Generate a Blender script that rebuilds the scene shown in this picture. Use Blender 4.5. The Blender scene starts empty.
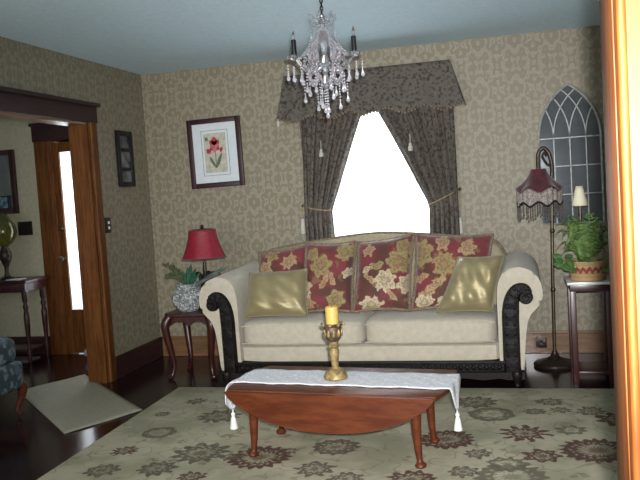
import bpy, bmesh, math, random
from math import sin, cos, pi, radians, sqrt, exp
from mathutils import Vector, Matrix
random.seed(7)
SC = bpy.context.scene
COL = SC.collection

# ------------------------------------------------------------------ materials
def node_mat(name):
    m = bpy.data.materials.new(name); m.use_nodes = True
    nt = m.node_tree
    return m, nt, nt.nodes['Principled BSDF']

class NB:
    """tiny node-math helper"""
    def __init__(s, nt): s.nt = nt
    def new(s, t, **kw):
        n = s.nt.nodes.new(t)
        for k, v in kw.items(): setattr(n, k, v)
        return n
    def put(s, sock, v):
        if isinstance(v, bpy.types.NodeSocket): s.nt.links.new(v, sock)
        else: sock.default_value = v
    def m(s, op, a, b=0.0, c=0.0):
        n = s.new('ShaderNodeMath', operation=op)
        s.put(n.inputs[0], a); s.put(n.inputs[1], b); s.put(n.inputs[2], c)
        return n.outputs[0]
    def step(s, v, a, b):
        n = s.new('ShaderNodeMapRange', interpolation_type='SMOOTHSTEP')
        s.put(n.inputs[0], v); s.put(n.inputs[1], a); s.put(n.inputs[2], b)
        return n.outputs[0]
    def mix(s, f, a, b):
        n = s.new('ShaderNodeMix', data_type='RGBA')
        s.put(n.inputs[0], f)
        s.put(n.inputs[6], a if isinstance(a, bpy.types.NodeSocket) else (*a, 1))
        s.put(n.inputs[7], b if isinstance(b, bpy.types.NodeSocket) else (*b, 1))
        return n.outputs[2]
    def pos(s): return s.new('ShaderNodeTexCoord').outputs['Object']
    def geo(s): return s.new('ShaderNodeNewGeometry').outputs['Position']
    def sep(s, v):
        n = s.new('ShaderNodeSeparateXYZ'); s.nt.links.new(v, n.inputs[0]); return n.outputs
    def comb(s, x, y, z):
        n = s.new('ShaderNodeCombineXYZ')
        s.put(n.inputs[0], x); s.put(n.inputs[1], y); s.put(n.inputs[2], z); return n.outputs[0]
    def noise(s, v, scale, detail=4, rough=.55):
        n = s.new('ShaderNodeTexNoise'); s.nt.links.new(v, n.inputs['Vector'])
        n.inputs['Scale'].default_value = scale; n.inputs['Detail'].default_value = detail
        n.inputs['Roughness'].default_value = rough; return n.outputs[0]
    def scale(s, v, sx, sy, sz):
        n = s.new('ShaderNodeVectorMath', operation='MULTIPLY'); s.put(n.inputs[0], v)
        n.inputs[1].default_value = (sx, sy, sz); return n.outputs[0]
    def vor(s, v, scale, out='Distance'):
        n = s.new('ShaderNodeTexVoronoi'); s.nt.links.new(v, n.inputs['Vector'])
        n.inputs['Scale'].default_value = scale; return n.outputs[out]
    def bump(s, bsdf, h, strength=.3, dist=.01):
        n = s.new('ShaderNodeBump'); n.inputs['Strength'].default_value = strength
        n.inputs['Distance'].default_value = dist; s.put(n.inputs['Height'], h)
        s.nt.links.new(n.outputs[0], bsdf.inputs['Normal'])

def plain(name, col, rough=.5, metal=0., var=.12, scale=18., bump=0., bscale=60., spec=None, stretch=(1, 1, 1), sheen=0.):
    m, nt, b = node_mat(name); k = NB(nt)
    p = k.scale(k.pos(), *stretch)
    n = k.noise(p, scale)
    c2 = tuple(min(1, c * (1 + var)) for c in col); c1 = tuple(c * (1 - var) for c in col)
    nt.links.new(k.mix(k.step(n, .3, .7), c1, c2), b.inputs['Base Color'])
    b.inputs['Roughness'].default_value = rough; b.inputs['Metallic'].default_value = metal
    if spec is not None: b.inputs['Specular IOR Level'].default_value = spec
    if sheen: b.inputs['Sheen Weight'].default_value = sheen
    if bump: k.bump(b, k.noise(p, bscale, 3), bump)
    return m

def wood(name, c1, c2, rough=.35, stretch=(14, 14, 1.2), scale=3., coat=.0, spec=.5):
    m, nt, b = node_mat(name); k = NB(nt)
    p = k.scale(k.pos(), *stretch)
    n = k.noise(p, scale, 5, .6)
    f = k.noise(p, scale * 6, 2)
    v = k.m('ADD', k.m('MULTIPLY', n, .75), k.m('MULTIPLY', f, .25))
    nt.links.new(k.mix(k.step(v, .36, .64), c1, c2), b.inputs['Base Color'])
    b.inputs['Roughness'].default_value = rough; b.inputs['Coat Weight'].default_value = coat; b.inputs['Specular IOR Level'].default_value = spec
    b.inputs['Coat Roughness'].default_value = .15
    k.bump(b, f, .08, .003)
    return m

def wallpaper(name, base, light):
    m, nt, b = node_mat(name); k = NB(nt)
    s = k.sep(k.geo())
    nz = k.noise(k.geo(), 14, 3)
    u = k.m('ADD', s[0], s[1]); z = s[2]
    a = k.m('MULTIPLY', u, 2 * pi / .27); c = k.m('MULTIPLY', z, 2 * pi / .37)
    a = k.m('ADD', a, k.m('MULTIPLY', k.m('SUBTRACT', nz, .5), .7))
    c = k.m('ADD', c, k.m('MULTIPLY', k.m('SUBTRACT', nz, .5), .5))
    co = lambda x, f: k.m('COSINE', k.m('MULTIPLY', x, float(f)))
    si = lambda x, f: k.m('SINE', k.m('MULTIPLY', x, float(f)))
    F = k.m('MULTIPLY', co(a, 1), co(c, 1))
    orn = k.m('MULTIPLY', co(a, 3), co(c, 2)); orn2 = k.m('MULTIPLY', co(a, 5), co(c, 4)); orn3 = k.m('MULTIPLY', co(a, 2), co(c, 5))
    n2 = k.m('SUBTRACT', k.noise(k.geo(), 32, 2), .5)
    v = k.m('ADD', k.m('ADD', k.m('MULTIPLY', F, 5.2), k.m('MULTIPLY', orn, 1.9)), k.m('ADD', k.m('MULTIPLY', orn2, 1.3), k.m('MULTIPLY', orn3, 1.1)))
    v = k.m('ADD', v, k.m('MULTIPLY', n2, 3.4))
    mask = k.step(k.m('SINE', v), -.2, .8)
    g = k.noise(k.geo(), 110, 3)
    mask = k.m('MULTIPLY', mask, k.step(g, .30, .62))
    big = k.noise(k.geo(), 1.3, 2)
    b2 = tuple(x * .92 for x in base)
    col = k.mix(mask, k.mix(big, b2, base), light)
    nt.links.new(col, b.inputs['Base Color'])
    b.inputs['Roughness'].default_value = .55
    k.bump(b, mask, .12, .002)
    return m

M = {}
M['wall'] = wallpaper('damask_wallpaper', (.220, .188, .124), (.312, .280, .206))
M['hallwall'] = plain('hall_paper', (.46, .42, .29), .7, var=.08, scale=30)
M['ceil'] = plain('ceiling_paint', (.62, .80, .90), .8, var=.05, scale=40, bump=.25, bscale=45)
M['oak'] = wood('honey_oak', (.085, .026, .005), (.170, .060, .012), .55, coat=.0, spec=.25)
M['oakh'] = wood('honey_oak_boards', (.125, .060, .025), (.215, .112, .048), .4, stretch=(1.2, 14, 14), coat=.2)
M['darkoak'] = wood('dark_header_oak', (.020, .004, .005), (.040, .009, .008), .55, stretch=(14, 1.2, 14), coat=.0)
M['mahog'] = wood('mahogany', (.026, .006, .006), (.058, .013, .010), .36, coat=.1)
M['cherry'] = wood('cherry', (.070, .014, .004), (.125, .030, .008), .42, stretch=(1.2, 10, 10), coat=.0, spec=.35)
M['ebony'] = plain('carved_ebony', (.007, .0045, .0045), .5, var=.4, scale=30, bump=.4, bscale=42, spec=.18)
M['blackwood'] = plain('black_wood', (.009, .006, .006), .45, var=.3, spec=.25)
M['cream'] = plain('cream_upholstery', (.455, .405, .315), .75, var=.07, scale=26, bump=.25, bscale=240, sheen=.2)
M['tanfab'] = plain('back_upholstery', (.36, .30, .20), .8, var=.12, scale=30, bump=.25, bscale=200)
M['trimcord'] = plain('chenille_cord', (.21, .155, .10), .9, var=.45, scale=90, bump=.8, bscale=150)
M['white'] = plain('white_paint', (.75, .75, .73), .5, var=.03)
M['sash'] = plain('sash_paint', (.55, .50, .42), .5, var=.05)
M['brass'] = plain('aged_brass', (.10, .08, .045), .4, .7, var=.3)
M['bronze'] = plain('dark_bronze', (.045, .032, .024), .35, .6, var=.35, scale=40, bump=.3, bscale=60)
M['iron'] = plain('dark_iron', (.012, .011, .013), .4, .5, var=.3)
M['marble'] = plain('white_marble', (.62, .62, .60), .25, var=.08, scale=9)
M['silver'] = plain('silver', (.75, .74, .76), .2, 1., var=.1, scale=30)
M['candle'] = plain('yellow_wax', (.60, .40, .10), .55, var=.08, scale=20)
M['goldstone'] = plain('antiqued_gold', (.27, .19, .075), .5, .25, var=.45, scale=45, bump=.4, bscale=70)
M['antique'] = plain('antiqued_bronze', (.10, .065, .04), .5, .3, var=.5, scale=50, bump=.3, bscale=70)
M['ivory'] = plain('ivory_shade', (.74, .68, .50), .8, var=.04)
M['redshade'] = plain('red_silk_shade', (.23, .008, .022), .6, var=.18, scale=60, bump=.2, bscale=120)
M['velvet'] = plain('burgundy_velvet', (.065, .008, .014), .85, var=.3, scale=30, sheen=.3)
M['greylace'] = plain('grey_lace', (.26, .225, .20), .85, var=.45, scale=90, bump=.5, bscale=90)
M['bead'] = plain('dark_glass_bead', (.17, .15, .14), .2, .2, var=.7, scale=300)
M['basket'] = None
M['soil'] = plain('soil', (.03, .02, .012), .95, var=.3)
M['fern'] = plain('fern_green', (.115, .19, .050), .6, var=.45, scale=22)
M['olive'] = plain('olive_fern', (.062, .082, .034), .7, var=.35, scale=22)
M['pothos'] = plain('broad_leaf_green', (.07, .15, .04), .5, var=.3, scale=20)
M['sagelf'] = plain('grey_green_leaf', (.10, .13, .12), .6, var=.25, scale=20)
M['deepgreen'] = plain('deep_green_leaf', (.02, .085, .045), .5, var=.3, scale=20)
M['blackplate'] = plain('black_plate', (.014, .013, .013), .3, var=.2)
M['pane'] = plain('smoky_pane', (.11, .115, .12), .15, var=.7, scale=9)
M['runner'] = None
M['mat'] = plain('beige_hall_rug', (.34, .315, .235), .95, var=.10, scale=60, bump=.5, bscale=260)
M['doormat'] = plain('grey_door_mat', (.16, .15, .13), .95, var=.15, scale=60)
M['palecloth'] = plain('pale_blue_cloth', (.34, .40, .46), .9, var=.2, scale=25)
M['dark'] = plain('dark_brown', (.02, .012, .01), .6)  # dark brown of the candle wick
M['tan'] = plain('tan_paint', (.30, .27, .2), .6)
M['tassel'] = plain('pale_tassel', (.50, .48, .41), .85, var=.15, scale=80)
M['cord'] = plain('gold_cord', (.30, .22, .11), .7, var=.2, scale=80)
M['wine'] = plain('wine_frame', (.030, .005, .009), .4, var=.25, scale=20)
M['matboard'] = plain('mat_board', (.62, .66, .68), .8, var=.03)
M['artpaper'] = plain('art_paper', (.46, .44, .36), .8, var=.18, scale=40)
M['artline'] = plain('art_line', (.20, .22, .22), .8)
M['petal'] = plain('red_petal', (.38, .035, .05), .8, var=.5, scale=90)
M['petal2'] = plain('pink_petal', (.46, .14, .14), .8, var=.4, scale=90)
M['leafink'] = plain('leaf_ink', (.10, .13, .07), .8, var=.3, scale=60)

def glass(name, col=(1, 1, 1), rough=.02, ior=1.45):
    m, nt, b = node_mat(name)
    b.inputs['Base Color'].default_value = (*col, 1); b.inputs['Roughness'].default_value = rough
    b.inputs['Transmission Weight'].default_value = 1; b.inputs['IOR'].default_value = ior
    return m
M['crystal'] = glass('crystal', (.95, .93, .96), .03, 1.55)
M['globe'] = glass('amber_green_glass', (.62, .62, .30), .08)
def milky(name, col):
    m, nt, b = node_mat(name)
    b.inputs['Base Color'].default_value = (*col, 1); b.inputs['Roughness'].default_value = .08
    b.inputs['Transmission Weight'].default_value = .72; b.inputs['Metallic'].default_value = .0
    b.inputs['Specular IOR Level'].default_value = 1.0
    return m
M['drop'] = milky('cut_crystal', (.80, .78, .82))
def cut_glass():
    m, nt, b = node_mat('cut_glass'); k = NB(nt)
    p = k.pos()
    c = k.vor(p, 85, 'Color'); e = k.vor(p, 85)
    nt.links.new(k.mix(k.step(k.sep(c)[0], .25, .8), (.36, .385, .375), (.90, .92, .92)), b.inputs['Base Color'])  # facet sparkle painted into the colour as light and dark cells
    b.inputs['Roughness'].default_value = .07; b.inputs['Transmission Weight'].default_value = .3; b.inputs['Specular IOR Level'].default_value = 1.
    k.bump(b, e, 1., .02)
    return m
M['clear'] = milky('clear_crystal', (.70, .69, .72)); M['clear'].node_tree.nodes['Principled BSDF'].inputs['Transmission Weight'].default_value = .9
M['vase'] = cut_glass()
M['pinkcrystal'] = milky('rosy_crystal', (.62, .57, .61))

def window_glass(name):
    m = bpy.data.materials.new(name); m.use_nodes = True; nt = m.node_tree; nt.nodes.clear(); k = NB(nt)
    o = k.new('ShaderNodeOutputMaterial'); t = k.new('ShaderNodeBsdfTransparent'); g = k.new('ShaderNodeBsdfGlossy')
    g.inputs['Roughness'].default_value = .03
    mx = k.new('ShaderNodeMixShader'); mx.inputs[0].default_value = .07
    nt.links.new(t.outputs[0], mx.inputs[1]); nt.links.new(g.outputs[0], mx.inputs[2]); nt.links.new(mx.outputs[0], o.inputs[0])
    return m
M['glass'] = window_glass('window_glass')

def sheer(name, col, transp=.12):
    m = bpy.data.materials.new(name); m.use_nodes = True; nt = m.node_tree; nt.nodes.clear(); k = NB(nt)
    o = k.new('ShaderNodeOutputMaterial'); t = k.new('ShaderNodeBsdfTranslucent'); d = k.new('ShaderNodeBsdfDiffuse'); tr = k.new('ShaderNodeBsdfTransparent')
    n = k.noise(k.scale(k.pos(), 60, 60, 6), 3, 2)
    c = k.mix(n, tuple(x * .92 for x in col), col)
    nt.links.new(c, t.inputs[0]); nt.links.new(c, d.inputs[0])
    a = k.new('ShaderNodeMixShader'); a.inputs[0].default_value = .3
    nt.links.new(t.outputs[0], a.inputs[1]); nt.links.new(d.outputs[0], a.inputs[2])
    e = k.new('ShaderNodeMixShader'); e.inputs[0].default_value = transp
    nt.links.new(a.outputs[0], e.inputs[1]); nt.links.new(tr.outputs[0], e.inputs[2]); nt.links.new(e.outputs[0], o.inputs[0])
    return m
M['sheer'] = sheer('white_sheer', (.92, .94, .96))

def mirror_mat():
    m, nt, b = node_mat('reflection_tinted_mirror'); k = NB(nt)
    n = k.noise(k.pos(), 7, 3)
    nt.links.new(k.mix(n, (.19, .215, .24), (.42, .46, .50)), b.inputs['Base Color'])  # blue-grey base, partly diffuse, paints in the reflected ceiling
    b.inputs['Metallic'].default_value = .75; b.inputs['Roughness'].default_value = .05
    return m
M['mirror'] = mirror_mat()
M['leading'] = plain('grey_leading', (.34, .34, .32), .5, .3, var=.2, scale=30)

def curtain_mat():
    m, nt, b = node_mat('brocade_curtain'); k = NB(nt)
    p = k.geo()
    n1 = k.noise(p, 34, 5, .75); n2 = k.vor(p, 40)
    mask = k.step(k.m('ADD', n1, k.m('MULTIPLY', n2, .35)), .52, .72)
    nt.links.new(k.mix(mask, (.048, .041, .038), (.130, .110, .092)), b.inputs['Base Color'])
    b.inputs['Roughness'].default_value = .8; b.inputs['Specular IOR Level'].default_value = .2
    k.bump(b, mask, .25, .003)
    return m
M['curtain'] = curtain_mat()

def satin():
    m, nt, b = node_mat('gold_satin'); k = NB(nt)
    p = k.pos()
    n = k.noise(k.scale(p, 2.2, 2.2, 7), 2.4, 2, .5)
    nt.links.new(k.mix(n, (.23, .185, .085), (.36, .305, .165)), b.inputs['Base Color'])
    b.inputs['Metallic'].default_value = .35; b.inputs['Roughness'].default_value = .47
    b.inputs['Sheen Weight'].default_value = .2
    k.bump(b, n, .22, .03)
    return m
M['satin'] = satin()

def floor_mat():
    m, nt, b = node_mat('dark_floorboards'); k = NB(nt)
    p = k.geo(); s = k.sep(p)
    idx = k.m('FLOOR', k.m('DIVIDE', s[1], .07))
    r = k.new('ShaderNodeTexWhiteNoise', noise_dimensions='1D'); nt.links.new(idx, r.inputs['W'])
    n = k.noise(k.scale(p, 1.5, 16, 1), 4, 4)
    fr = k.m('FRACT', k.m('DIVIDE', s[1], .07))
    gap = k.m('MULTIPLY', k.step(fr, 0., .04), k.step(fr, 1., .96))
    c = k.mix(k.m('ADD', k.m('MULTIPLY', n, .6), k.m('MULTIPLY', r.outputs[0], .4)), (.009, .003, .004), (.026, .009, .010))
    nt.links.new(k.mix(gap, (.004, .002, .002), c), b.inputs['Base Color'])
    b.inputs['Roughness'].default_value = .16; b.inputs['Specular IOR Level'].default_value = .3
    return m
M['floor'] = floor_mat()

def motif_group():
    g = bpy.data.node_groups.new('flower_motif', 'ShaderNodeTree')
    I = g.interface
    for nm, d in (('X', 0.), ('Y', 0.), ('CX', 0.), ('CY', 0.), ('Radius', .1), ('Petals', 9.), ('Depth', .15), ('Turn', 0.), ('Aspect', 1.)):
        sck = I.new_socket(nm, in_out='INPUT', socket_type='NodeSocketFloat'); sck.default_value = d
    I.new_socket('Mask', in_out='OUTPUT', socket_type='NodeSocketFloat')
    I.new_socket('Core', in_out='OUTPUT', socket_type='NodeSocketFloat')
    gi = g.nodes.new('NodeGroupInput'); go = g.nodes.new('NodeGroupOutput'); k = NB(g); i = gi.outputs
    dx = k.m('SUBTRACT', i[0], i[2]); dy = k.m('SUBTRACT', i[1], i[3])
    ct = k.m('COSINE', i[7]); st = k.m('SINE', i[7])
    x = k.m('ADD', k.m('MULTIPLY', dx, ct), k.m('MULTIPLY', dy, st))
    y = k.m('MULTIPLY', k.m('SUBTRACT', k.m('MULTIPLY', dy, ct), k.m('MULTIPLY', dx, st)), i[8])
    r = k.m('DIVIDE', k.m('SQRT', k.m('ADD', k.m('MULTIPLY', x, x), k.m('MULTIPLY', y, y))), i[4])
    th = k.m('ARCTAN2', y, x)
    pw = k.m('COSINE', k.m('MULTIPLY', th, i[5]))
    e = k.m('SUBTRACT', r, k.m('ADD', 1., k.m('MULTIPLY', i[6], pw)))      # <0 inside
    outer = k.step(e, .04, -.04)
    band = k.step(k.m('SINE', k.m('ADD', k.m('MULTIPLY', r, 13.), k.m('MULTIPLY', pw, 1.2))), -.7, .5)
    core = k.m('MULTIPLY', k.step(r, .62, .5), outer)
    g.links.new(k.m('MULTIPLY', outer, k.m('MAXIMUM', band, k.step(r, .66, .8))), go.inputs[0])
    g.links.new(core, go.inputs[1])
    return g
MOTIF = motif_group()
def motif(k, X, Y, cx, cy, r, n=9., dep=.15, turn=0., asp=1.):
    g = k.new('ShaderNodeGroup'); g.node_tree = MOTIF
    for q, v in enumerate((X, Y, cx, cy, r, float(n), dep, turn, asp)): k.put(g.inputs[q], v)
    return g.outputs[0], g.outputs[1]

def rug_mat():
    m, nt, b = node_mat('floral_rug'); k = NB(nt)
    p = k.geo(); s = k.sep(p)
    w = k.noise(p, 15, 3)
    X = k.m('ADD', s[0], k.m('MULTIPLY', k.m('SUBTRACT', w, .5), .065))
    Y = k.m('ADD', s[1], k.m('MULTIPLY', k.m('SUBTRACT', k.noise(k.scale(p, 1, 1, 1), 13, 3), .5), .065))
    n1 = k.noise(p, 3.2, 3); n2 = k.noise(p, 60, 3)
    base = k.mix(k.step(n1, .40, .62), (.52, .47, .345), (.36, .345, .24))
    base = k.mix(k.m('MULTIPLY', n2, .35), base, (.27, .25, .165))
    # faint vines and small sprigs
    vn = k.noise(p, 5.5, 1)
    vine = k.step(k.m('ABSOLUTE', k.m('SUBTRACT', vn, .5)), .016, .004)
    base = k.mix(k.m('MULTIPLY', vine, .55), base, (.22, .20, .13))
    v = k.vor(p, 6.5)
    sp = k.m('MULTIPLY', k.step(v, .30, .16), k.step(k.noise(p, 40, 2), .44, .58))
    base = k.mix(k.m('MULTIPLY', sp, .6), base, (.15, .12, .085))
    brk = k.step(k.noise(p, 34, 3), .24, .42)
    red, dk, gr = (.105, .050, .040), (.10, .082, .062), (.24, .225, .155)
    big = [(1.74, -2.46, .17, 15, .17, 0), (2.10, -2.28, .13, 9, .12, 1), (2.66, -2.12, .155, 15, .15, 0), (1.0, -2.1, .11, 5, .04, 2),
           (1.40, -2.42, .15, 8, .30, 1), (1.24, -1.77, .13, 8, .28, 1), (1.26, -2.66, .10, 7, .25, 1), (1.59, -2.47, .06, 6, .3, 1),
           (1.49, -2.75, .07, 6, .3, 0), (2.07, -2.60, .10, 6, .3, 1), (2.77, -1.42, .13, 8, .25, 1), (2.88, -1.66, .14, 5, .05, 2),
           (3.06, -2.0, .12, 8, .45, 0), (3.40, -2.24, .18, 17, .14, 0), (3.0, -2.62, .17, 12, .15, 2), (3.14, -2.34, .09, 4, .3, 0),
           (2.83, -2.33, .07, 5, .3, 1), (3.43, -1.58, .08, 6, .3, 1), (3.55, -1.73, .11, 4, .4, 0), (3.21, -1.40, .08, 6, .25, 1),
           (3.26, -1.57, .06, 5, .3, 1), (3.12, -1.60, .06, 5, .3, 1), (3.30, -1.93, .08, 5, .25, 2), (2.98, -2.46, .10, 6, .2, 2),
           (1.25, -1.41, .09, 6, .3, 1), (.85, -1.75, .05, 5, .3, 1), (.95, -1.45, .07, 6, .3, 1), (2.25, -2.72, .09, 7, .25, 1),
           (2.55, -2.70, .12, 9, .2, 0), (.95, -2.42, .07, 7, .3, 0), (.98, -2.71, .09, 6, .3, 1), (1.87, -2.36, .05, 5, .3, 1),
           (2.78, -2.58, .07, 5, .3, 1), (3.7, -1.35, .09, 6, .3, 1), (3.7, -2.6, .13, 9, .2, 1), (1.75, -1.5, .12, 8, .2, 1), (2.3, -1.6, .12, 8, .2, 0)]
    for (cx, cy, r, n, d, kind) in big:
        mk, core = motif(k, X, Y, cx, cy, r * .92, n + 3, d * .62, (cx * 7) % 3)
        base = k.mix(k.m('MULTIPLY', k.m('MULTIPLY', mk, brk), (.95, .85, .7)[kind]), base, (red, dk, gr)[kind])
        if kind != 2: base = k.mix(k.m('MULTIPLY', core, .35), base, (.20, .17, .11))
        else:
            base = k.mix(k.m('MULTIPLY', k.m('SUBTRACT', mk, core), .6), base, (.10, .08, .055))
    nt.links.new(base, b.inputs['Base Color'])
    b.inputs['Roughness'].default_value = .95; b.inputs['Specular IOR Level'].default_value = .1
    k.bump(b, k.noise(p, 300, 2), .4, .004)
    return m
M['rug'] = rug_mat()

def floral(name, flowers, seed):
    """red chenille fabric with cream and gold roses; world x-z layout of the upright pillow"""
    m, nt, b = node_mat(name); k = NB(nt)
    p = k.geo(); s = k.sep(p)
    w = k.noise(p, 26 + seed, 3); w2 = k.noise(p, 23 + seed, 3)
    X = k.m('ADD', s[0], k.m('MULTIPLY', k.m('SUBTRACT', w, .5), .060))
    Y = k.m('ADD', s[2], k.m('MULTIPLY', k.m('SUBTRACT', w2, .5), .060))
    base = k.mix(k.noise(p, 7, 3), (.125, .018, .022), (.235, .036, .042))
    base = k.mix(k.step(k.noise(p, 6, 3), .44, .62), base, (.085, .028, .018))  # brown patches, strengthened to put backlit shading into the colour
    v = k.vor(k.comb(X, 0., Y), 12 + seed)
    sp = k.m('MULTIPLY', k.step(v, .42, .30), k.step(k.noise(p, 9 + seed, 2), .46, .54))
    base = k.mix(k.m('MULTIPLY', sp, .8), base, (.20, .125, .05))
    for (cx, cz, r, n, asp, turn, kind) in flowers:
        mk, core = motif(k, X, Y, cx, cz, r * 1.18, n, .16, turn, asp)
        c = ((.58, .49, .31), (.33, .25, .10), (.44, .29, .15))[kind]
        base = k.mix(k.m('MULTIPLY', mk, .9), base, c)
        base = k.mix(k.m('MULTIPLY', k.step(k.noise(p, 55, 2), .45, .6), .45), base, k.mix(mk, base, tuple(x * .45 for x in c)))
        base = k.mix(k.m('MULTIPLY', core, .55), base, tuple(x * .72 for x in c))
    nt.links.new(base, b.inputs['Base Color'])
    b.inputs['Roughness'].default_value = .75; b.inputs['Sheen Weight'].default_value = .25
    k.bump(b, k.noise(p, 120, 2), .3, .004)
    return m

def lace():
    m, nt, b = node_mat('white_lace'); k = NB(nt)
    p = k.geo()
    q = k.scale(p, 1, 1.6, 1)
    v = k.vor(q, 42); n = k.noise(q, 26, 3)
    mask = k.step(k.m('ADD', v, k.m('MULTIPLY', n, .5)), .48, .66)
    nt.links.new(k.mix(mask, (.87, .87, .89), (.66, .66, .69)), b.inputs['Base Color'])
    b.inputs['Roughness'].default_value = .9
    k.bump(b, mask, -.6, .004)
    return m
M['runner'] = lace()

def basket_mat():
    m, nt, b = node_mat('woven_basket'); k = NB(nt)
    s = k.sep(k.pos())
    th = k.m('ARCTAN2', s[1], s[0])
    zig = k.m('MULTIPLY', k.m('ABSOLUTE', k.m('SUBTRACT', k.m('FRACT', k.m('MULTIPLY', th, 20 / (2 * pi))), .5)), .05)
    d = k.m('ABSOLUTE', k.m('SUBTRACT', k.m('SUBTRACT', s[2], zig), .060))
    band = k.step(d, .017, .012)
    wv = k.m('MULTIPLY', k.m('SINE', k.m('MULTIPLY', th, 60.)), k.m('SINE', k.m('MULTIPLY', s[2], 420.)))
    c = k.mix(k.step(wv, -.6, .6), (.34, .20, .09), (.52, .35, .18))
    nt.links.new(k.mix(band, c, (.24, .05, .035)), b.inputs['Base Color'])
    b.inputs['Roughness'].default_value = .7
    k.bump(b, wv, .6, .004)
    return m
M['basket'] = basket_mat()

def chair_fabric():
    m, nt, b = node_mat('blue_floral_upholstery'); k = NB(nt)
    p = k.geo()
    v = k.vor(p, 12); n = k.noise(p, 20, 3)
    a = k.mix(k.step(v, .25, .5), (.10, .15, .20), (.045, .065, .085))
    nt.links.new(k.mix(k.step(n, .52, .62), a, (.20, .24, .26)), b.inputs['Base Color'])
    b.inputs['Roughness'].default_value = .85
    return m
M['bluefab'] = chair_fabric()

# ------------------------------------------------------------------ mesh builder
def link(o): COL.objects.link(o); return o

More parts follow.
